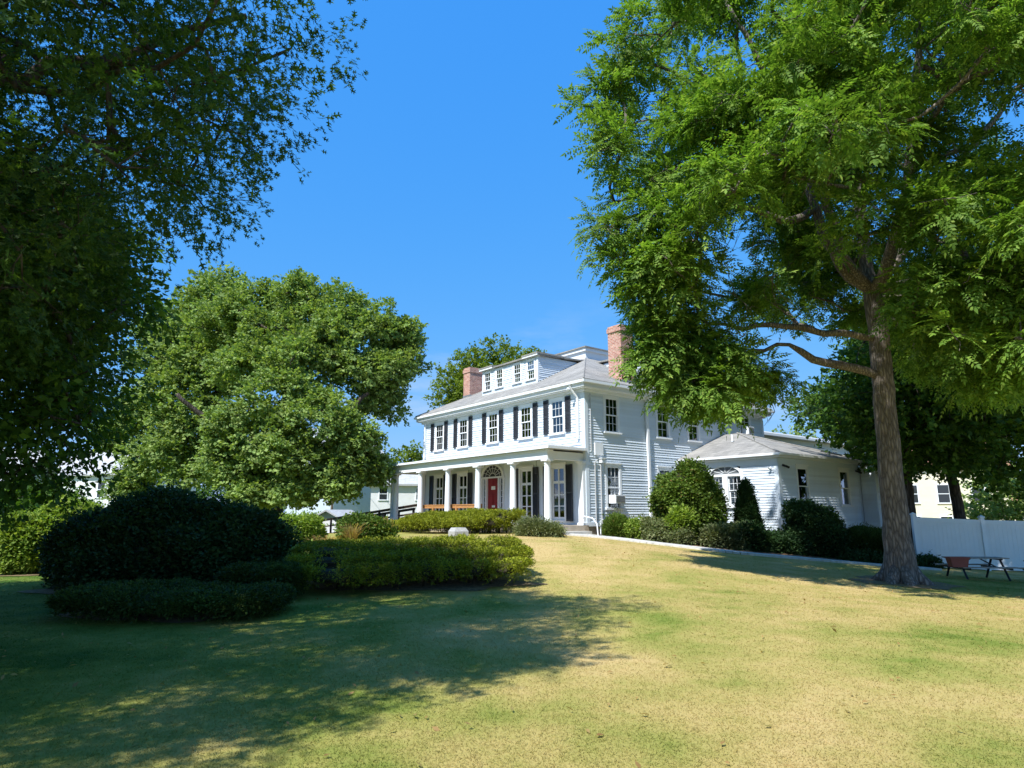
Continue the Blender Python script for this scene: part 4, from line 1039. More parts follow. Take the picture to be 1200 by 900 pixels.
def leaves_on(r, P, rad, per, temps, scale, flat=.75, outw=None, droop=.0, shell=.5):
    """sprays of leaves through each clump, pointing out of it"""
    n = len(P) * per
    v = r.normal(0, 1, (n, 3)); v /= np.linalg.norm(v, axis=1)[:, None]
    u = r.uniform(0, 1, n) ** shell
    rr = np.repeat(rad if hasattr(rad, '__len__') else np.full(len(P), rad), per) * r.uniform(.75, 1.1, n)
    off = v * (u * rr)[:, None]; off[:, 2] *= flat
    pos = np.repeat(P, per, axis=0) + off
    d = v + r.normal(0, .35, (n, 3))
    if outw is not None:
        o = np.repeat(P, per, axis=0) - outw; o /= np.linalg.norm(o, axis=1)[:, None]; d += o * .5
    d[:, 2] -= droop
    az = np.arctan2(d[:, 1], d[:, 0]); el = np.clip(np.arctan2(d[:, 2], np.hypot(d[:, 0], d[:, 1])), -.9, .9)
    return instance(temps, pos, az, el, scale * r.uniform(.8, 1.2, n), r), pos
def twigs(mb, r, P, pos, per, k=5, rad=.009):
    for i in range(len(P)):
        for j in r.choice(per, min(k, per), replace=False):
            q = pos[i * per + j]; mid = (P[i] + q) / 2 + r.normal(0, .05, 3); mb.tube([P[i], mid, q], [rad * 1.4, rad, rad * .6], 4, 0, False)
def flare(base, r0, mb, r, n=6):
    for k in range(n):
        a = 2 * math.pi * k / n + r.uniform(-.3, .3); d = np.array([math.cos(a), math.sin(a), 0]); L = r.uniform(.9, 1.35) * r0
        p = base + d * r0 * .55 + np.array([0, 0, 1.15 * r0]); q = base + d * r0 * .95 + np.array([0, 0, .35 * r0]); e = base + d * (r0 + L * .6)
        e[2] = G(e[0], e[1]) - .06; mb.tube([p, q, e], [r0 * .38, r0 * .42, r0 * .2], 8)

# ---- the big tree on the right
r = np.random.default_rng(11)
tb = np.array([10.05, 17.3, G(10.05, 17.3)])
wal = thing('shade_tree', 'big shade tree with ridged grey trunk and feathery bright green leaves on the right lawn', 'tree', tb)
sk = Skel()
Tp = [(1056, 690), (1053, 640), (1045, 560), (1038, 490), (1032, 420), (1027, 370), (1022, 340)]
tr = [tb - [0, 0, .25]] + [at(x, y, 17.3) for x, y in Tp[1:]]
trunk_ids = sk.line(tr, [.47, .335, .29, .275, .26, .25, .24], step=.35, wob=.012, r=r)
top = trunk_ids[-1]
def limb(pts, rad, par=None):
    P = [at(*q) for q in pts]
    if par is None: par = sk.near(P[0], len(trunk_ids))
    return sk.line([sk.p[par]] + P, [rad[0]] + list(rad), par, r=r, wob=.03)
l1 = limb([(1000, 335, 17.0), (970, 290, 16.6), (955, 262, 16.5), (948, 225, 16.4), (955, 200, 16.4), (930, 190, 16.2)], [.16, .15, .13, .11, .09, .06], top)
limb([(930, 268, 16.3), (905, 255, 16.), (865, 240, 15.6), (800, 215, 15.2)], [.11, .09, .07, .04], l1[-5] if len(l1) > 5 else l1[-1])
l2 = limb([(1012, 300, 17.4), (1008, 250, 17.6), (1000, 190, 17.8), (990, 110, 18), (985, 20, 18), (985, -80, 18)], [.17, .155, .14, .11, .08, .06], top)
limb([(1050, 310, 17.5), (1085, 250, 17.8), (1120, 190, 18.2), (1150, 160, 18.3), (1200, 90, 18.5)], [.14, .13, .11, .09, .06], top)
limb([(1060, 330, 16.5), (1120, 320, 15.5), (1200, 300, 14.6), (1290, 280, 14)], [.13, .1, .07, .05], top)
limb([(990, 392, 17.0), (955, 388, 16.6), (920, 380, 16.2), (880, 383, 15.8), (830, 380, 15.4)], [.095, .085, .075, .06, .04])
lk = limb([(1000, 430, 17.0), (965, 424, 16.7), (938, 425, 16.6), (934, 412, 16.6), (925, 404, 16.5)], [.12, .11, .1, .08, .05])
limb([(905, 402, 16.3), (880, 412, 15.9), (850, 425, 15.6)], [.05, .045, .03], lk[-1])
limb([(1025, 360, 18.2), (1010, 330, 20), (990, 280, 22)], [.15, .12, .08], top)
limb([(1035, 330, 16.6), (1060, 240, 15), (1075, 120, 14), (1080, 0, 13.4)], [.17, .14, .1, .06], top)
limb([(985, 300, 16.2), (960, 190, 15.2), (900, 90, 14.6), (850, 0, 14.)], [.12, .1, .07, .05], top)
poly = [(770, -350), (742, -60), (735, 5), (712, 50), (690, 92), (676, 135), (682, 195), (722, 222), (696, 255), (673, 300), (680, 345), (690, 372), (725, 398), (733, 440), (768, 490), (800, 500), (826, 512), (858, 498), (852, 450), (880, 468), (912, 470), (915, 430), (925, 385),
        (965, 372), (1000, 385), (1018, 420), (1062, 410), (1085, 445), (1130, 470), (1210, 500), (1500, 470), (1560, -350)]
holes = [[(690, 385), (746, 385), (752, 445), (690, 445)], [(825, 285), (850, 255), (890, 262), (900, 335), (845, 352)], [(925, 168), (950, 165), (955, 188), (930, 190)], [(880, 385), (945, 392), (945, 440), (895, 440)], [(920, 335), (945, 338), (945, 365), (922, 362)], [(1012, 395), (1030, 330), (1048, 330), (1045, 420), (1020, 440)]]
def lobes_of(r, Lb, Rl, k, rad, poly=None, holes=(), allowed=None, up=-.55, flat=.8):
    """clump centres over the surface of each big lobe (few underneath)"""
    out = []
    for c, R_ in zip(Lb, Rl):
        v = r.normal(0, 1, (k * 3, 3)); v /= np.linalg.norm(v, axis=1)[:, None]; v = v[v[:, 2] > up][:k]
        q = c + v * (R_ - rad * .6) * r.uniform(.72, 1.08, (len(v), 1)) * [1, 1, flat]
        if allowed is not None: q = q[allowed(q)]
        if poly is not None and len(q):
            x, y, vis = pix(q); inf = vis & (x > 0) & (x < 1200) & (y > 0) & (y < 900); ok = inpoly(x, y, poly)
            for h in holes: ok &= ~inpoly(x, y, h)
            q = q[~inf | ok]
        out.append(q)
    return np.concatenate(out)
Lb = clumps_in(r, [(10.3, 17.3, 11.0), (7.0, 15.5, 7.8), (14.5, 15.2, 6.8)], [(8.2, 7.8, 8.2), (4.4, 4.4, 4.2), (4.0, 4.0, 3.0)], 125, 1.0, poly, holes, mind=1.6, shellp=.4)
bx_, by_, _ = pix(Lb); Lb = Lb[~(inpoly(bx_, by_, [(900, 200), (985, 200), (1040, 320), (1045, 400), (940, 390), (890, 300)]) & (Lb[:, 1] < 15.8))]
ex = [(798, 455, 15.4, .85), (838, 462, 15.2, .8), (780, 420, 15.4, .75), (718, 318, 15.2, .85), (712, 280, 15.0, .9), (768, 372, 15.6, .8), (800, 400, 15.2, 1.0), (855, 420, 15.2, .8), (890, 445, 15.6, .6), (712, 178, 15.2, 1.), (718, 125, 15.2, 1.), (748, 60, 15, 1.), (785, 330, 14.6, .95), (790, 270, 14.2, 1.2), (1120, 340, 12.6, 1.1), (1175, 390, 12.2, 1.1), (1190, 320, 12.4, 1.1), (1150, 440, 13.4, .8), (1095, 380, 14, .9), (1060, 250, 12.4, 1.2), (960, 120, 12.4, 1.2), (860, 150, 12.6, 1.2), (1040, 130, 12, 1.2), (945, 300, 18.6, 1.0), (985, 235, 19, 1.2), (890, 215, 17.6, 1.0), (1005, 372, 19.5, .9), (930, 345, 18.6, .6), (965, 180, 18, 1.2), (850, 235, 16, .9), (1065, 360, 19, 1.2), (1085, 420, 18.5, .8), (915, 270, 18.5, 1.0), (955, 345, 19.5, .9), (1000, 320, 20, 1.1), (835, 225, 16.4, .9), (885, 345, 18.6, .6), (915, 235, 18, 1.0), (960, 290, 20, 1.2), (1030, 290, 20.5, 1.3), (1010, 410, 20, .7)]
Lb = np.vstack([Lb, [at(*e[:3]) for e in ex]]); Rl = np.r_[r.uniform(1.15, 1.6, len(Lb) - len(ex)), [e[3] for e in ex]]
def dapple(q, k=1., thr=1.05):
    h = q[:, 2]; x = (q[:, 0] + h * .457) * k; y = (q[:, 1] + h * .603) * k
    return np.sin(1.5 * x + 1.6 * np.sin(1.3 * y)) + np.sin(3.1 * y + 1.2 * np.sin(1.1 * x) + .8 * x) < thr
P = lobes_of(r, Lb, Rl, 8, .55, poly, holes)
P = P[dapple(P, .8, 1.0) | (P[:, 1] < 15)]; P = P[~((P[:, 1] > 20.3) & (P[:, 0] < 9.2))]
first = len(trunk_ids)
order = np.argsort(np.linalg.norm(P - sk.p[top], axis=1))
for i in order:
    j = sk.reach(P[i], r, first=first); sk.n[j] += 1
mb = MB(); sk.mesh(mb, k=.014, e=.45, rmin=.012); flare(tb, .4, mb, r, 7)
per = 9
Lf, pos = leaves_on(r, P, .6, per, [spray_walnut(r, r.integers(4, 8), r.uniform(.38, .58)) for _ in range(16)], 1.0, .8, tb + [0, 0, 7], .05, .55)
twigs(mb, r, P, pos, per, 4)
for (x, y, Y) in [(880, 440, 15.8), (895, 425, 16), (905, 330, 16.2), (870, 395, 15.8), (860, 345, 16), (845, 300, 16), (885, 300, 16.3), (900, 460, 15.6)]:
    p = at(x, y, Y)
    for k in range(3):
        q = p + r.normal(0, .35, 3) + [0, 0, r.uniform(-.5, .3)]; mid = (p + q) / 2 + r.normal(0, .08, 3); mb.tube([p, mid, q], [.014, .009, .004], 4, 0, False)
        for j in range(3):
            e = q + r.normal(0, .22, 3); mb.tube([mid + (q - mid) * j / 3, (mid + e) / 2, e], [.007, .005, .003], 4, 0, False)
mb.build('trunk', M['walnutbark'], wal, smooth=True).location = -Vector(tb)
quads_obj('crown', Lf - tb, M['walnut'], wal)

# ---- the overhanging oak on the left and its lower neighbour
def simple_tree(name, label, base, trunk, rads, centers, radii, n, rad, per, temps, lm, bm, seed, poly=None, holes=(), allowed=None, scale=1., flat=.8, droop=.15, mind=.6, limbs=(), group=None, k=.014, twig=3, cat='tree', e=.45, fl=True, shell=.55, lobes=None, kl=18):
    r = np.random.default_rng(seed); base = np.asarray(base, float)
    th = thing(name, label, cat, base, 0, group)
    s = Skel(); ids = s.line([np.array(q, float) for q in trunk], rads, r=r, wob=.03)
    for (pts, rr) in limbs:
        j = s.near(np.array(pts[0], float), len(ids)); s.line([s.p[j]] + [np.array(q, float) for q in pts], [rr[0]] + list(rr), j, r=r, wob=.05)
    if lobes is not None: P = lobes_of(r, np.array([at(*q[:3]) for q in lobes]), np.array([q[3] for q in lobes]), kl, rad, None, (), allowed, -.6, .85)
    else: P = clumps_in(r, centers, radii, n, rad, poly, holes, mind=mind, allowed=allowed)
    f0 = max(1, int(len(ids) * .5))
    for i in np.argsort(np.linalg.norm(P - s.p[ids[-1]], axis=1)):
        j = s.reach(P[i], r, first=f0); s.n[j] += 1
    mb = MB(); s.mesh(mb, k=k, e=e)
    if fl: flare(base, rads[0] * .85, mb, r, 6)
    L, pos = leaves_on(r, P, rad, per, temps, scale, flat, np.array(centers[0]) - [0, 0, radii[0][2] * .4], droop, shell)
    if twig: twigs(mb, r, P, pos, per, twig, .007)
    mb.build('trunk', M[bm], th, smooth=True).location = -Vector(base)
    quads_obj('crown', L - base, M[lm], th)
    return P
ro = np.random.default_rng(3)
oakT = [spray_oak(ro, 17, .42, .088) for _ in range(8)]
XB = np.array([(-20, -2.4), (3, -1.9), (5, -1.3), (6.3, -.6), (7.2, .7), (7.8, 1.4), (8.5, .2), (9.3, 1.4), (10.2, 2.9), (10.8, 2.4), (11.4, .9), (12.2, .3), (12.8, .1), (13.3, -2.), (14, -3.2), (17, -4.6), (26, -6), (60, -6)])
def shade_left(q):
    h = q[:, 2] - .1
    sx = q[:, 0] + h * .482; sy = q[:, 1] + h * .572
    lit = np.hypot(sx - .4 + 12.3, sy - .45 - 17.2) < 3.0
    return (sx < np.interp(sy, XB[:, 0], XB[:, 1]) - .6) & ~lit & (dapple(q, 1.15, .0) | (sy > 12.4) | ((q[:, 2] < 5) & (sy > 9)))
opoly = [(-600, -500), (430, -500), (440, -60), (405, 15), (415, 62), (398, 82), (372, 98), (378, 132), (345, 118), (338, 160), (352, 188), (322, 196), (290, 195), (297, 240), (262, 282), (235, 312), (205, 300), (160, 285), (140, 300), (130, 380), (60, 420), (-600, 470)]
ohole = [[(-5, 108), (28, 118), (32, 150), (-5, 160)], [(150, 190), (175, 190), (172, 205), (150, 205)]]
ob = np.array([-8.6, 4.6, G(-8.6, 4.6)])
simple_tree('oak_tree', 'dark oak overhanging the top left corner, its trunk out of view', ob,
            [ob - [0, 0, .2], ob + [.1, .1, 3], ob + [.3, .2, 6], ob + [.5, .4, 9], ob + [.6, .5, 12]], [.5, .42, .36, .26, .14],
            [(-6.3, 5.2, 9.0), (-3.4, 6.3, 8.2), (-5.8, .0, 8.0)], [(6.3, 6.8, 6.0), (3.4, 4.0, 4.2), (4.4, 4.2, 3.4)], 760, .72, 24, oakT, 'oak', 'darkbark', 21, opoly, ohole, shade_left, mind=.55,
            limbs=[([ob + [.2, .2, 4.5], (-6.4, 6.8, 6.6), (-5.2, 7.4, 7.4), (-3.6, 7.6, 8.2)], [.12, .09, .06, .035]), ([ob + [.3, .2, 6], (-5.8, 5.2, 9), (-3.8, 5.6, 10.2)], [.12, .09, .05]), ([ob + [.1, .1, 3.6], (-7.6, 7.6, 4.6), (-6.6, 9.2, 5.2)], [.11, .08, .05])])
lpoly = [(-700, -300), (60, 200), (150, 255), (205, 310), (195, 335), (200, 365), (168, 400), (150, 405), (158, 445), (140, 500), (135, 545), (110, 560), (75, 585), (35, 602), (0, 610), (-600, 640)]
lb = np.array([-10.6, 10.2, G(-10.6, 10.2)])
def shade_left2(q):
    h = q[:, 2] - .1; sx = q[:, 0] + h * .482; sy = q[:, 1] + h * .572
    return (sx < np.interp(sy, XB[:, 0], XB[:, 1]) - .65) & ~((sx < -10.0) & (sy > 14.8)) & ~(np.hypot(sx - .4 + 12.3, sy - .45 - 17.2) < 3.0)
simple_tree('broadleaf_tree', 'shaded leafy tree hanging low at the left edge beneath the oak', lb,
            [lb - [0, 0, .2], lb + [.1, 0, 2], lb + [.3, .1, 5], lb + [.4, .2, 8]], [.34, .28, .22, .12],
            [(-9.6, 10.2, 6.2), (-8.0, 10.8, 4.6)], [(4.6, 4.2, 5.0), (3.2, 3.0, 2.6)], 640, .7, 17, [spray_simple(ro, 12, .4, .12, .6, 1.7, .4) for _ in range(6)], 'mapledark', 'darkbark', 22, lpoly, [[(-5, 450), (10, 455), (8, 475), (-5, 475)]], shade_left2, mind=.5)

# ---- trees further away
rm = np.random.default_rng(5)
mapT = [spray_simple(rm, 12, .5, .2, .85, 1.5, .2, .07) for _ in range(6)]
mpoly = [(150, 470), (165, 395), (185, 355), (215, 345), (235, 335), (262, 325), (300, 340), (325, 322), (370, 330), (415, 340), (455, 345), (470, 370), (476, 395), (490, 400), (493, 440), (488, 462), (478, 490), (468, 510), (440, 530), (455, 560), (425, 570), (400, 560), (380, 580), (350, 575), (345, 605), (320, 610), (300, 600), (270, 610), (240, 590), (150, 580), (130, 520)]
mb_ = np.array([-13.6, 37.5, G(-13.6, 37.5)])
simple_tree('maple_tree', 'big round green maple standing left of the house', mb_,
            [mb_ - [0, 0, .2], mb_ + [0, 0, 2.4], mb_ + [.2, .1, 5], mb_ + [.3, .2, 9], mb_ + [.3, 0, 12]], [.55, .45, .4, .28, .14],
            [(-13.6, 38.0, 9.3), (-11.6, 38, 8.5), (-15.8, 36.6, 6.5)], [(7.8, 7.0, 7.6), (6.0, 6, 5.8), (5.6, 5.6, 4.8)], 330, .72, 24, mapT, 'maple', 'darkbark', 31, None, (), None, scale=.95, shell=.4, flat=.7, kl=24, lobes=[(300, 362, 40, 2.1), (255, 375, 40.5, 1.9), (345, 352, 40, 2.0), (390, 365, 39.5, 2.1), (435, 385, 39.5, 2.1), (463, 428, 40, 1.8), (445, 470, 39.5, 1.7), (315, 420, 38, 1.9), (365, 415, 38, 1.9), (410, 435, 38, 1.8), (330, 470, 35.8, 2.3), (290, 500, 35.6, 1.9), (375, 495, 35.6, 2.0), (335, 530, 35.2, 1.9), (385, 545, 35.6, 1.6), (295, 555, 36, 1.6), (418, 520, 36.5, 1.6), (345, 430, 36.5, 1.7), (430, 548, 37, 1.2), (345, 572, 35.4, 1.1), (300, 578, 35.8, 1.1), (395, 568, 35.6, 1.1), (270, 540, 36.5, 1.5), (445, 440, 38.5, 1.8), (285, 430, 38, 1.9), (400, 395, 38, 1.8), (325, 385, 38.5, 1.8), (470, 395, 40, 1.3)], twig=0,
            limbs=[([mb_ + [0, 0, 2.2], (-15.8, 36.2, 5.5), (-18.5, 35, 8)], [.28, .2, .1]), ([mb_ + [0, 0, 2.4], (-11.0, 37, 6), (-8.5, 37.5, 8.5)], [.26, .2, .1])], group='garden trees left of the house')
mb2 = np.array([-18.3, 45, G(-18.3, 45)])
simple_tree('maple_tree', 'paler maple behind the big round maple, by the left shrubs', mb2,
            [mb2 - [0, 0, .2], mb2 + [0, 0, 3], mb2 + [.4, .1, 8]], [.4, .32, .14], [(-20, 45, 7.5), (-23, 44, 5.5)], [(7, 6, 6), (5, 5, 4)], 150, .8, 22, mapT, 'maple', 'darkbark', 32,
            None, (), None, scale=1.1, shell=.4, flat=.7, kl=22, lobes=[(215, 375, 45, 2.2), (255, 345, 45, 2.2), (185, 425, 45, 2.2), (235, 430, 43.5, 2.4), (175, 480, 45, 2.1), (225, 490, 43, 2.3), (265, 455, 43, 2.0), (185, 540, 44.5, 2.1), (235, 548, 43, 2.0), (150, 510, 46, 2.0), (270, 400, 44, 2.0), (265, 520, 43, 1.8), (160, 570, 46, 1.6), (300, 590, 43, 1.1), (205, 455, 43, 2.1), (225, 400, 43.5, 2.1), (195, 395, 44.5, 1.9), (210, 520, 43, 2.0)], twig=0, group='garden trees left of the house')
def px_tree(name, label, px, py_base, Y, top, rx, rz, n, lm, seed, rad=1.3, per=12, sc=1.3, zc=None, poly=None, group='trees beyond the house', temps=None, lean=0., tr=.3):
    b = at(px, py_base, Y); b[2] = G(b[0], b[1]); zt = at(px, top, Y)[2]
    zc_ = zt - rz if zc is None else zc
    return simple_tree(name, label, b, [b - [0, 0, .3], b + [lean * .3, 0, 2.5], np.array([b[0] + lean, Y, zc_ + .3 * rz])], [tr, tr * .8, .1], [(b[0] + lean, Y, zc_)], [(rx, rx * .9, rz)], n, rad, per, temps or mapT, lm, 'darkbark', seed, poly, (), None, scale=sc, mind=.75 * rad, twig=0, group=group)
px_tree('locust_tree', 'yellow-green feathery tree rising behind the house roof', 588, 600, 64, 407, 6.6, 5.6, 210, 'locust', 41, 1.3, 24, 1.2, group=None)
px_tree('maple_tree', 'dark maple behind the big tree, over the side wing', 1068, 612, 29.5, 345, 6.3, 5.3, 300, 'mapledark', 42, 1.0, 14, 1.0, 7.6, [(905, 490), (950, 455), (985, 420), (1000, 330), (1300, 250), (1400, 500), (1300, 590), (1160, 572), (1120, 555), (1060, 566), (1010, 545), (985, 520), (950, 508), (925, 505)], 'maples behind the big tree')
px_tree('maple_tree', 'dark maple with a forked trunk behind the white fence', 1133, 640, 31, 330, 7.5, 5.6, 330, 'mapledark', 43, 1.05, 14, 1.0, 7.7, [(905, 490), (950, 455), (985, 420), (1000, 330), (1300, 250), (1400, 500), (1300, 600), (1195, 590), (1160, 575), (1120, 560), (1060, 572), (1010, 545), (985, 520), (950, 508), (925, 505)], 'maples behind the big tree', lean=-.6)
px_tree('maple_tree', 'bushy green tree at the right edge beyond the fence', 1215, 640, 40, 540, 3.6, 3.0, 90, 'maple', 44, 1.0, 12, 1.1, None, None, 'trees beyond the fence')
px_tree('street_tree', 'small dark tree at the far left behind the bright shrub', 8, 655, 30, 575, 2.4, 1.8, 70, 'mapledark', 45, .8, 12, 1.0, None, None, None, lean=.9, tr=.14)
px_tree('street_tree', 'distant tree standing left of the porch roof behind the pale house', 482, 600, 85, 520, 3.0, 4.5, 60, 'locust', 46, 1.2, 12, 1.6, None, None, None)
for i, (px, Y, top, rx, rz, lab) in enumerate([(40, 110, 560, 9, 5, 'distant tree behind the pale blue house at the far left'), (215, 105, 560, 9, 5.5, 'distant tree low behind the big round maple, left of its trunk'), (330, 120, 568, 9, 5, 'distant tree behind the trunk of the big round maple'), (1010, 95, 560, 7, 5, 'distant tree beyond the entrance bay of the side wing'),
                           (1100, 110, 545, 9, 6, 'distant tree rising behind the cream house'), (1190, 100, 555, 8, 5, 'distant tree behind the low cream extension'), (935, 100, 500, 6, 7, 'distant tree showing over the rear building roof')]):
    px_tree('background_tree', lab, px, 610, Y, top, rx, rz, 70, 'mapledark' if i % 2 else 'maple', 60 + i, 1.9, 11, 2.0, group='far trees on the skyline')

# ---- shrubs and hedges
def lump_surface(r, lumps, n, under=.0):
    """points + outward normals on the union of ellipsoids, skipping what lies inside another one; area-weighted"""
    P = []; Nn = []
    wts = np.array([rx * ry + rx * rz + ry * rz for (_, _, _, rx, ry, rz, _) in lumps]); wts = wts / wts.sum()
    for (x, y, z, rx, ry, rz, e), w in zip(lumps, wts):
        k = int(n * w * 1.25); v = r.normal(0, 1, (k, 3)); v /= np.linalg.norm(v, axis=1)[:, None]
        pw = 2. / e
        s = np.sign(v) * np.abs(v) ** pw
        s /= (np.sum(np.abs(s) ** e, axis=1) ** (1. / e))[:, None]
        p = s * [rx, ry, rz]; nn = np.sign(s) * np.abs(s) ** (e - 1) / np.array([rx, ry, rz]); nn /= np.linalg.norm(nn, axis=1)[:, None]
        P.append(p + [x, y, z]); Nn.append(nn)
    P = np.concatenate(P); Nn = np.concatenate(Nn)
    keep = np.ones(len(P), bool); c = 0
    for (x, y, z, rx, ry, rz, e) in lumps:
        q = np.abs((P - [x, y, z]) / (np.array([rx, ry, rz]) * .97)); keep &= ~((q ** e).sum(1) < 1)
    keep &= P[:, 2] > gz(P[:, 0], P[:, 1]) + .03
    return P[keep], Nn[keep]
def wobble(P, amp, f):
    return amp * (np.sin(P[:, 0] * f + 1.3 * np.sin(P[:, 1] * f * .7)) + np.sin(P[:, 1] * f * 1.3 + 2.1) * np.cos(P[:, 2] * f * 1.7 + P[:, 0]) + .6 * np.sin(P[:, 2] * f * 2.3 + P[:, 0] * f * 1.9))
def bush(name, label, cat, base, lumps, n, lm, temps, scale=1., group=None, seed=0, wob=.05, wf=3., depth=.18, core='core', stems=6, coref=.8, bare=0., rz_=None):
    r = np.random.default_rng(seed + 100); base = np.array([base[0], base[1], G(base[0], base[1])])
    th = thing(name, label, cat, base, 0, group)
    L = [(x, y, z + G(x, y), rx, ry, rz, e) for (x, y, z, rx, ry, rz, e) in lumps]
    P, Nn = lump_surface(r, L, n)
    P = P + Nn * (wobble(P, wob, wf)[:, None] - depth * (r.uniform(0, 1, len(P)) ** 1.6)[:, None])
    shoot = r.uniform(0, 1, len(P)) < (.02 if bare > 0 else .05); P = P + Nn * (shoot * r.uniform(0, .07 if bare > 0 else .24, len(P)))[:, None]
    if bare > 0:   # the sides are thinner and twiggier than the dense clipped top
        side = Nn[:, 2] < .3; P = P - Nn * (side * r.uniform(0, .28, len(P)))[:, None]; keep = ~side | (r.uniform(0, 1, len(P)) < .42); P = P[keep]; Nn = Nn[keep]
    if bare > 0:   # the skirt of a clipped hedge is thin: fewer leaves low down
        h = (P[:, 2] - gz(P[:, 0], P[:, 1])); keep = r.uniform(0, 1, len(P)) < np.clip(.15 + h / bare, 0, 1); P = P[keep]; Nn = Nn[keep]
    ok = P[:, 2] > gz(P[:, 0], P[:, 1]) + .02; P = P[ok]; Nn = Nn[ok]
    d = Nn * (.3 if bare > 0 else 1.) + r.normal(0, .45, Nn.shape) + [0, 0, .2 if bare == 0 else 0.]
    az = np.arctan2(d[:, 1], d[:, 0]); el = np.arctan2(d[:, 2], np.hypot(d[:, 0], d[:, 1]))
    V = instance(temps, P, az, el, scale * r.uniform(.75, 1.25, len(P)), r)
    quads_obj('foliage', V - base, M[lm], th)
    m = MB()
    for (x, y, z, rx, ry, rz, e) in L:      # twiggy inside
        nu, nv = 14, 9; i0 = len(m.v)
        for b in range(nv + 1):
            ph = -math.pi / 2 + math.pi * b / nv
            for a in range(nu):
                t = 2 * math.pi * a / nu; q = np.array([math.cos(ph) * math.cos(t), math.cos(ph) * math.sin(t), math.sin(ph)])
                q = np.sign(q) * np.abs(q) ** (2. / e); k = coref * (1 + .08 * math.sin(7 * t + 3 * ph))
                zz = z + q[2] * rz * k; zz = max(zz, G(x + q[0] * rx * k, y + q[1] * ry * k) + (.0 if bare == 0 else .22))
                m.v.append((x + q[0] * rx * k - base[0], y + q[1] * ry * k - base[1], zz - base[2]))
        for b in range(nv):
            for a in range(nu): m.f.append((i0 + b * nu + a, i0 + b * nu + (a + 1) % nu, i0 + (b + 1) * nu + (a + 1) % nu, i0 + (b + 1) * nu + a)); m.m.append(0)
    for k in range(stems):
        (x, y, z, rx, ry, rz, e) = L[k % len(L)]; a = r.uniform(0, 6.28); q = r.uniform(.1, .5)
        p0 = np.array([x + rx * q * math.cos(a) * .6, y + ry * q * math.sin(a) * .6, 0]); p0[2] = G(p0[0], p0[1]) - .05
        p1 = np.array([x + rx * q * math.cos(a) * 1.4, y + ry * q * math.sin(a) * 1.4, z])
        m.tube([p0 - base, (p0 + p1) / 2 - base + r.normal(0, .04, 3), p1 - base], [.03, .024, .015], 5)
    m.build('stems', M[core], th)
    return th
rs = np.random.default_rng(9)
yewT = [spray_simple(rs, 9, .09, .055, .3, 1.3, -.3, .02) for _ in range(6)]
leafT = [spray_simple(rs, 7, .14, .075, .55, 1.7, .2, .04) for _ in range(6)]
bigT = [spray_simple(rs, 6, .2, .12, .5, 1.6, .3, .05) for _ in range(6)]
fineT = [spray_simple(rs, 8, .22, .07, .3, .9, .1, .04) for _ in range(6)]
yewF = [spray_simple(rs, 6, .07, .05, .4, 1.5, 0, .02) for _ in range(8)]
def clipped(path, half, z0, z1, e=3.8, step=.5, tilt=.5):
    """lumps of a clipped hedge: high back row, lower front row, both overhanging a narrow foot; heights above the ground"""
    P = poly_interp(np.array(path, float), max(2, int(np.linalg.norm(np.diff(np.array(path, float), axis=0), axis=1).sum() / step) + 1))
    d = P[-1] - P[0]; d /= np.linalg.norm(d); nb = np.array([-d[1], d[0]]); nb *= np.sign(nb[1])
    L = []
    for q in P:
        a = q + nb * half * .38; b = q - nb * half * .42
        L.append((a[0], a[1], z1 - .24, half * .66, half * .66, .24, e)); L.append((b[0], b[1], z0 - .2, half * .6, half * .6, .2, e)); L.append((q[0], q[1], (z0 + z1) / 2 - .21, half * .72, half * .72, .22, e))
        L.append((q[0], q[1], z0 * .5, half * .68, half * .68, z0 * .45, 2.4))
    return L
def cap_lumps(pts, ry, rz, zc, e=2.6, step=.7, ang=0):
    P = poly_interp(np.array(pts, float), max(2, int(np.linalg.norm(np.diff(np.array(pts, float), axis=0), axis=1).sum() / step) + 1))
    return [(x, y, zc, ry, ry, rz, e) for x, y in P]
HG = 'clipped yew hedges on the lawn'
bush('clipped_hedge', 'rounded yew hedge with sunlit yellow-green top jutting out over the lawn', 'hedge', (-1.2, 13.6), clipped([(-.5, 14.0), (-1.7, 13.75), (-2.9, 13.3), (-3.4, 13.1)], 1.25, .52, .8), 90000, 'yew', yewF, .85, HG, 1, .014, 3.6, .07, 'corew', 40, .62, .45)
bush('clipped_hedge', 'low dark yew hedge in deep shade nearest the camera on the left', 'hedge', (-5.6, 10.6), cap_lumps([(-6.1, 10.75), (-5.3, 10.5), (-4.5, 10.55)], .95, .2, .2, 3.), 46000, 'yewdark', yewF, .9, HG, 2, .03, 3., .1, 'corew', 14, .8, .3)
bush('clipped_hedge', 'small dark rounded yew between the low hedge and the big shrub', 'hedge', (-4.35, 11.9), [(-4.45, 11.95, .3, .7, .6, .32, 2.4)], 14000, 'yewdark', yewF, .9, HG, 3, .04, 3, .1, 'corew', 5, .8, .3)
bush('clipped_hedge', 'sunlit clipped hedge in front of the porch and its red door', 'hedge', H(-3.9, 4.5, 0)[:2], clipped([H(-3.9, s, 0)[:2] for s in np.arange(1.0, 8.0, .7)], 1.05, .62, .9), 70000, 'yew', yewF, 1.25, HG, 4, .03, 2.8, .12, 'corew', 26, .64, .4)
bush('clipped_hedge', 'sunlit clipped hedge at the left end of the porch below the railing', 'hedge', H(-3.7, 11.5, 0)[:2], clipped([H(-3.7, s, 0)[:2] for s in np.arange(9.4, 14.2, .8)], 1.1, .36, .52), 46000, 'yew', yewF, 1.35, HG, 5, .03, 2.8, .12, 'corew', 20, .64, .4)
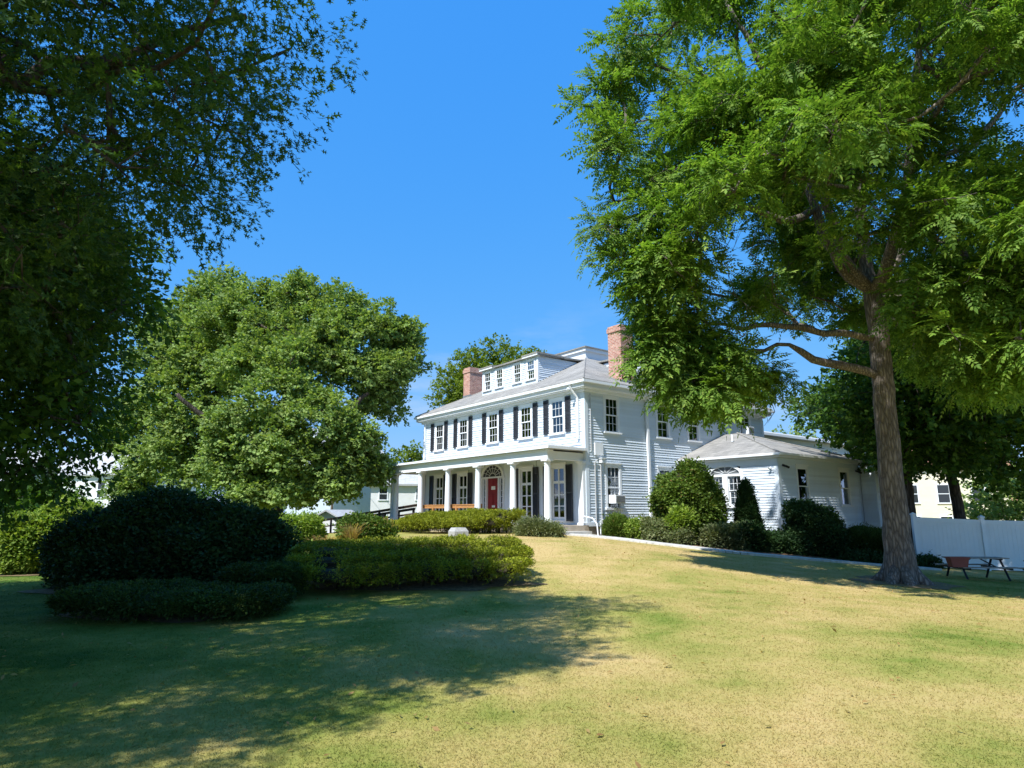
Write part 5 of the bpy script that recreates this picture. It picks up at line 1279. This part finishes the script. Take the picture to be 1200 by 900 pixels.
bush('shrub', 'huge dark shrub in deep shade behind the low dark hedge', 'shrub', (-7.3, 14), [(-8.6, 14.3, .6, 1.1, 1.2, .9, 2.), (-7.5, 14.5, .8, 1.7, 1.5, 1.02, 2.), (-6.0, 14.2, .6, 1.3, 1.2, .84, 2.), (-7.0, 13.5, .45, 1.7, .9, .72, 2.), (-8.0, 14.2, 1.35, .7, .7, .5, 2.), (-6.6, 14.3, 1.25, .8, .7, .5, 2.)], 30000, 'shrub', leafT, 1.1, None, 6, .09, 3.0, .4, 'core', 14, .78)
bush('shrub', 'bright yellow-green shrub in the sun at the far left', 'shrub', (-12.3, 17), [(-12.45, 17.1, .75, .64, .6, .75, 2.), (-12.05, 17.3, .95, .52, .5, .7, 2.), (-11.3, 17.6, 1.2, .5, .4, .42, 2.)], 7500, 'bright', leafT, 1.25, None, 7, .1, 2.6, .28, 'core', 8, .72)
bush('shrub', 'bright green airy shrub beneath the big round maple', 'shrub', (-8.5, 27), [(-8.7, 27, .68, .7, .7, .36, 2.), (-8.3, 27.2, .4, .5, .5, .3, 2.)], 3200, 'bright', leafT, 1.5, None, 8, .12, 3, .3, 'core', 8, .6)
bush('shrub', 'rounded green shrub at the left end of the upper hedge', 'shrub', (-5.2, 22.5), [(-5.1, 22.5, .36, .62, .6, .42, 2.), (-4.7, 22.7, .3, .5, .5, .36, 2.)], 5000, 'holly', leafT, 1.4, None, 9, .06, 3, .22, 'core', 8, .75)
bush('shrub', 'low pale feathery plant in front of the right porch column', 'shrub', (1.1, 24.2), [(.85, 24.2, .16, .55, .4, .26, 2.), (1.35, 24.3, .14, .4, .35, .22, 2.)], 2600, 'pale', fineT, 1.2, None, 10, .06, 4, .14, 'core', 6, .7)
bush('boxwood', 'small round dark green boxwood at the start of the bed', 'shrub', (4.35, 27.4), [(4.35, 27.4, .32, .42, .42, .42, 2.2)], 2600, 'holly', yewT, 1.7, None, 11, .03, 3, .12, 'core', 5, .8)
bush('shrub', 'light green leafy plant beside the round boxwood', 'shrub', (5.15, 27.0), [(5.1, 27.0, .32, .45, .42, .38, 2.), (5.6, 26.8, .25, .4, .4, .3, 2.)], 2400, 'bright', leafT, 1.3, None, 12, .08, 4, .2, 'core', 6, .65)
bush('shrub', 'pale flowering plant in the middle of the bed', 'shrub', (6.0, 26.4), [(5.9, 26.4, .38, .6, .5, .46, 2.), (6.5, 26.1, .28, .5, .45, .34, 2.)], 2600, 'pale', leafT, 1.2, None, 13, .1, 4, .24, 'core', 6, .6)
bush('shrub', 'lime green upright plant below the big round bush', 'shrub', (6.75, 26.0), [(6.6, 26.3, .62, .38, .35, .58, 2.)], 1500, 'bright', bigT, 1.1, None, 14, .1, 4, .2, 'core', 5, .5)
bush('shrub', 'big round glossy green bush hiding the joint of house and wing', 'shrub', (7.5, 27.3), [(7.2, 27.4, 1.8, 1.15, 1.1, 1.15, 2.), (7.85, 27.3, 1.4, .85, .9, .9, 2.), (6.9, 27.3, 1.15, .8, .8, .8, 2.), (7.35, 27.4, 2.6, .7, .7, .55, 2.), (6.75, 27.4, 2.1, .55, .55, .6, 2.), (7.85, 27.2, 2.1, .5, .5, .45, 2.)], 12000, 'holly', leafT, 1.5, None, 15, .16, 2.4, .35, 'core', 14, .74)
bush('shrub', 'grey-green rhododendron sprawling under the arched window', 'shrub', (8.3, 25.7), [(7.95, 25.7, .32, .45, .4, .36, 2.), (8.6, 25.8, .38, .5, .45, .4, 2.)], 3000, 'pale', bigT, 1.0, None, 16, .1, 3, .25, 'core', 8, .65)
bush('shrub', 'dark green low shrub between the rhododendron and the cone evergreen', 'shrub', (9.35, 25.6), [(9.2, 25.6, .36, .42, .4, .4, 2.), (9.75, 25.5, .28, .36, .36, .32, 2.)], 3200, 'shrub', bigT, .9, None, 17, .1, 3, .25, 'core', 8, .65)
bush('arborvitae', 'slim dark cone-shaped evergreen against the wing wall', 'shrub', (9.75, 26.8), [(9.6, 26.8, .55, .48, .45, .75, 2.), (9.6, 26.8, 1.25, .35, .35, .85, 1.8), (9.6, 26.8, 1.95, .2, .2, .7, 1.6)], 6000, 'shrub', yewT, 1.8, None, 18, .02, 3, .12, 'core', 4, .8)
bush('shrub', 'leafy dark plant at the foot of the wing corner', 'shrub', (10.7, 25.6), [(10.4, 25.6, .36, .5, .42, .42, 2.), (11.0, 25.7, .3, .42, .4, .36, 2.)], 2400, 'shrub', leafT, 1.3, None, 19, .12, 4, .25, 'core', 8, .6)
bush('shrub', 'large spreading dark bush in front of the wing side windows', 'shrub', (12.3, 25.9), [(11.65, 26.0, .8, .75, .7, .9, 2.), (12.25, 25.9, .7, .72, .7, .66, 2.), (12.75, 25.7, .5, .5, .5, .45, 2.), (11.45, 25.9, 1.6, .5, .5, .5, 2.), (12.0, 25.8, 1.35, .45, .45, .35, 2.)], 9000, 'shrub', leafT, 1.35, None, 20, .12, 2.6, .35, 'core', 14, .72)
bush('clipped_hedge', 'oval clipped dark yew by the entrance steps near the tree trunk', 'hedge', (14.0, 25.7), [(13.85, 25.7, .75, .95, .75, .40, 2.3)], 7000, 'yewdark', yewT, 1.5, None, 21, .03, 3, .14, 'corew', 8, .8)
bush('ground_cover', 'low dark ground cover along the path left of the big tree trunk', 'plants', (13.8, 24.9), [(x, 24.95, .12, .6, .35, .2, 2.) for x in (13.0, 13.8, 14.6, 15.3)], 3600, 'shrub', leafT, 1.1, None, 22, .05, 5, .12, 'core', 6, .6)
# dry ornamental grasses
def grass_clump(name, label, x, y, n, h, spread, seed, lm='straw'):
    r = np.random.default_rng(seed); b = np.array([x, y, G(x, y)]); th = thing(name, label, 'grass clump', b); Q = []
    for k in range(n):
        a = r.uniform(0, 6.28); d = np.array([math.cos(a), math.sin(a), 0]); hh = h * r.uniform(.6, 1.1); s = spread * r.uniform(.2, 1)
        p = np.array([d[0] * .1 * r.uniform(0, 1), d[1] * .1 * r.uniform(0, 1), -.02]); m1 = p + d * s * .35 + [0, 0, hh * .65]; t = p + d * s + [0, 0, hh]; sd = np.cross(d, [0, 0, 1]) * .008
        Q += [[p - sd, p + sd, m1 + sd, m1 - sd], [m1 - sd, m1 + sd, t + sd * .3, t - sd * .3]]
        if k % 3 == 0: Q.append(list(diamond(t, t - m1, sd, .12, .035)))
    quads_obj('blades', np.array(Q), M[lm], th); 
    return th
gq = at(412, 640, 21.5); grass_clump('ornamental_grass', 'rusty orange dry grass tuft beside the rounded green shrub', gq[0], 21.5, 260, .62, .4, 1)
gq = at(454, 640, 22.5); grass_clump('ornamental_grass', 'thin straw-coloured grass tuft at the left end of the upper hedge', gq[0], 22.5, 110, .7, .2, 2)
gq = at(386, 642, 22.0); grass_clump('ornamental_grass', 'flat mound of pale dry grass left of the rusty tuft', gq[0], 22.0, 300, .32, .75, 3)

# ---- mown dry grass: short blades over the lawn
r = np.random.default_rng(77); n = 420000
D = np.exp(r.uniform(math.log(3.2), math.log(30), n)); th_ = r.uniform(R(-44), R(44), n)
gx, gy = D * np.sin(th_), D * np.cos(th_)
keep = ~((gx > 2.2) & (gx < 19) & (gy > walk_y(gx) - .55)) & (gy < 27)
gx, gy = gx[keep], gy[keep]; n = len(gx); D = np.hypot(gx, gy)
b = np.stack([gx, gy, gz(gx, gy)], -1)
a = r.uniform(0, 2 * np.pi, n); h = r.uniform(.008, .022, n); w = .0025 * (1 + .09 * D)
sd = np.stack([np.cos(a), np.sin(a), np.zeros(n)], -1) * w[:, None]; ln = np.stack([r.normal(0, 1.0, n), r.normal(0, 1.0, n), np.ones(n)], -1) * h[:, None]
b[:, 2] -= .004
Q = np.stack([b - sd, b + sd, b + ln + sd * .25, b + ln - sd * .25], 1)
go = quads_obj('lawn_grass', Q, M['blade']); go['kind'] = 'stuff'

# ---- utility pole and wires
up = at(388, 612, 70); pb = np.array([up[0], 70, G(up[0], 70)])
pole = thing('utility_pole', 'slim dark utility pole behind the ramp', 'utility pole', pb)
m = MB(); m.tube([(0, 0, -.3), (0, 0, 10.5)], [.16, .11], 10); m.build('pole', M['twig'], pole)
m = MB(); m.box(-1.1, 1.1, -.06, .06, 9.6, 9.74)
for x in (-.95, -.5, .5, .95): m.tube([(x, 0, 9.74), (x, 0, 9.9)], .04, 6)
m.build('crossarm', M['twig'], pole)
for k, o in enumerate((-.95, .95)):
    p0 = pb + [o, 0, 9.85]; p1 = H(14.05, 12.5 + k * .5, 6.2); m = MB()
    pts = [p0 + (p1 - p0) * t + np.array([0, 0, -1.6 * 4 * t * (1 - t)]) for t in np.linspace(0, 1, 14)]
    m.tube([q - p1 for q in pts], .018, 5); w = m.build('power_line', M['darkmetal']); w.location = p1
    tag(w, 'thin power line sagging from the utility pole to the rear of the house', 'power line', 'power lines to the house')

# fallen leaves and clover scattered on the lawn
r = np.random.default_rng(99)
c = np.concatenate([np.stack([r.normal(8, 4, 900), r.normal(17, 4, 900)], -1), np.stack([r.uniform(-9, 12, 500), r.uniform(3.5, 22, 500)], -1), np.stack([r.normal(-4, 3, 500), r.normal(9, 3, 500)], -1)])
c = c[(c[:, 1] < walk_y(c[:, 0]) - .7) & (c[:, 1] > 3)]
lp = np.stack([c[:, 0], c[:, 1], gz(c[:, 0], c[:, 1]) + .022], -1); n = len(lp)
V = instance([np.array([diamond(np.zeros(3), np.array([1., 0, .1]), np.array([0, 1., .15]), .07, .03)])], lp, r.uniform(0, 6.28, n), r.normal(0, .3, n), r.uniform(.5, 1.3, n), r)
o = quads_obj('fallen_leaves', V, M['straw']); o['kind'] = 'stuff'
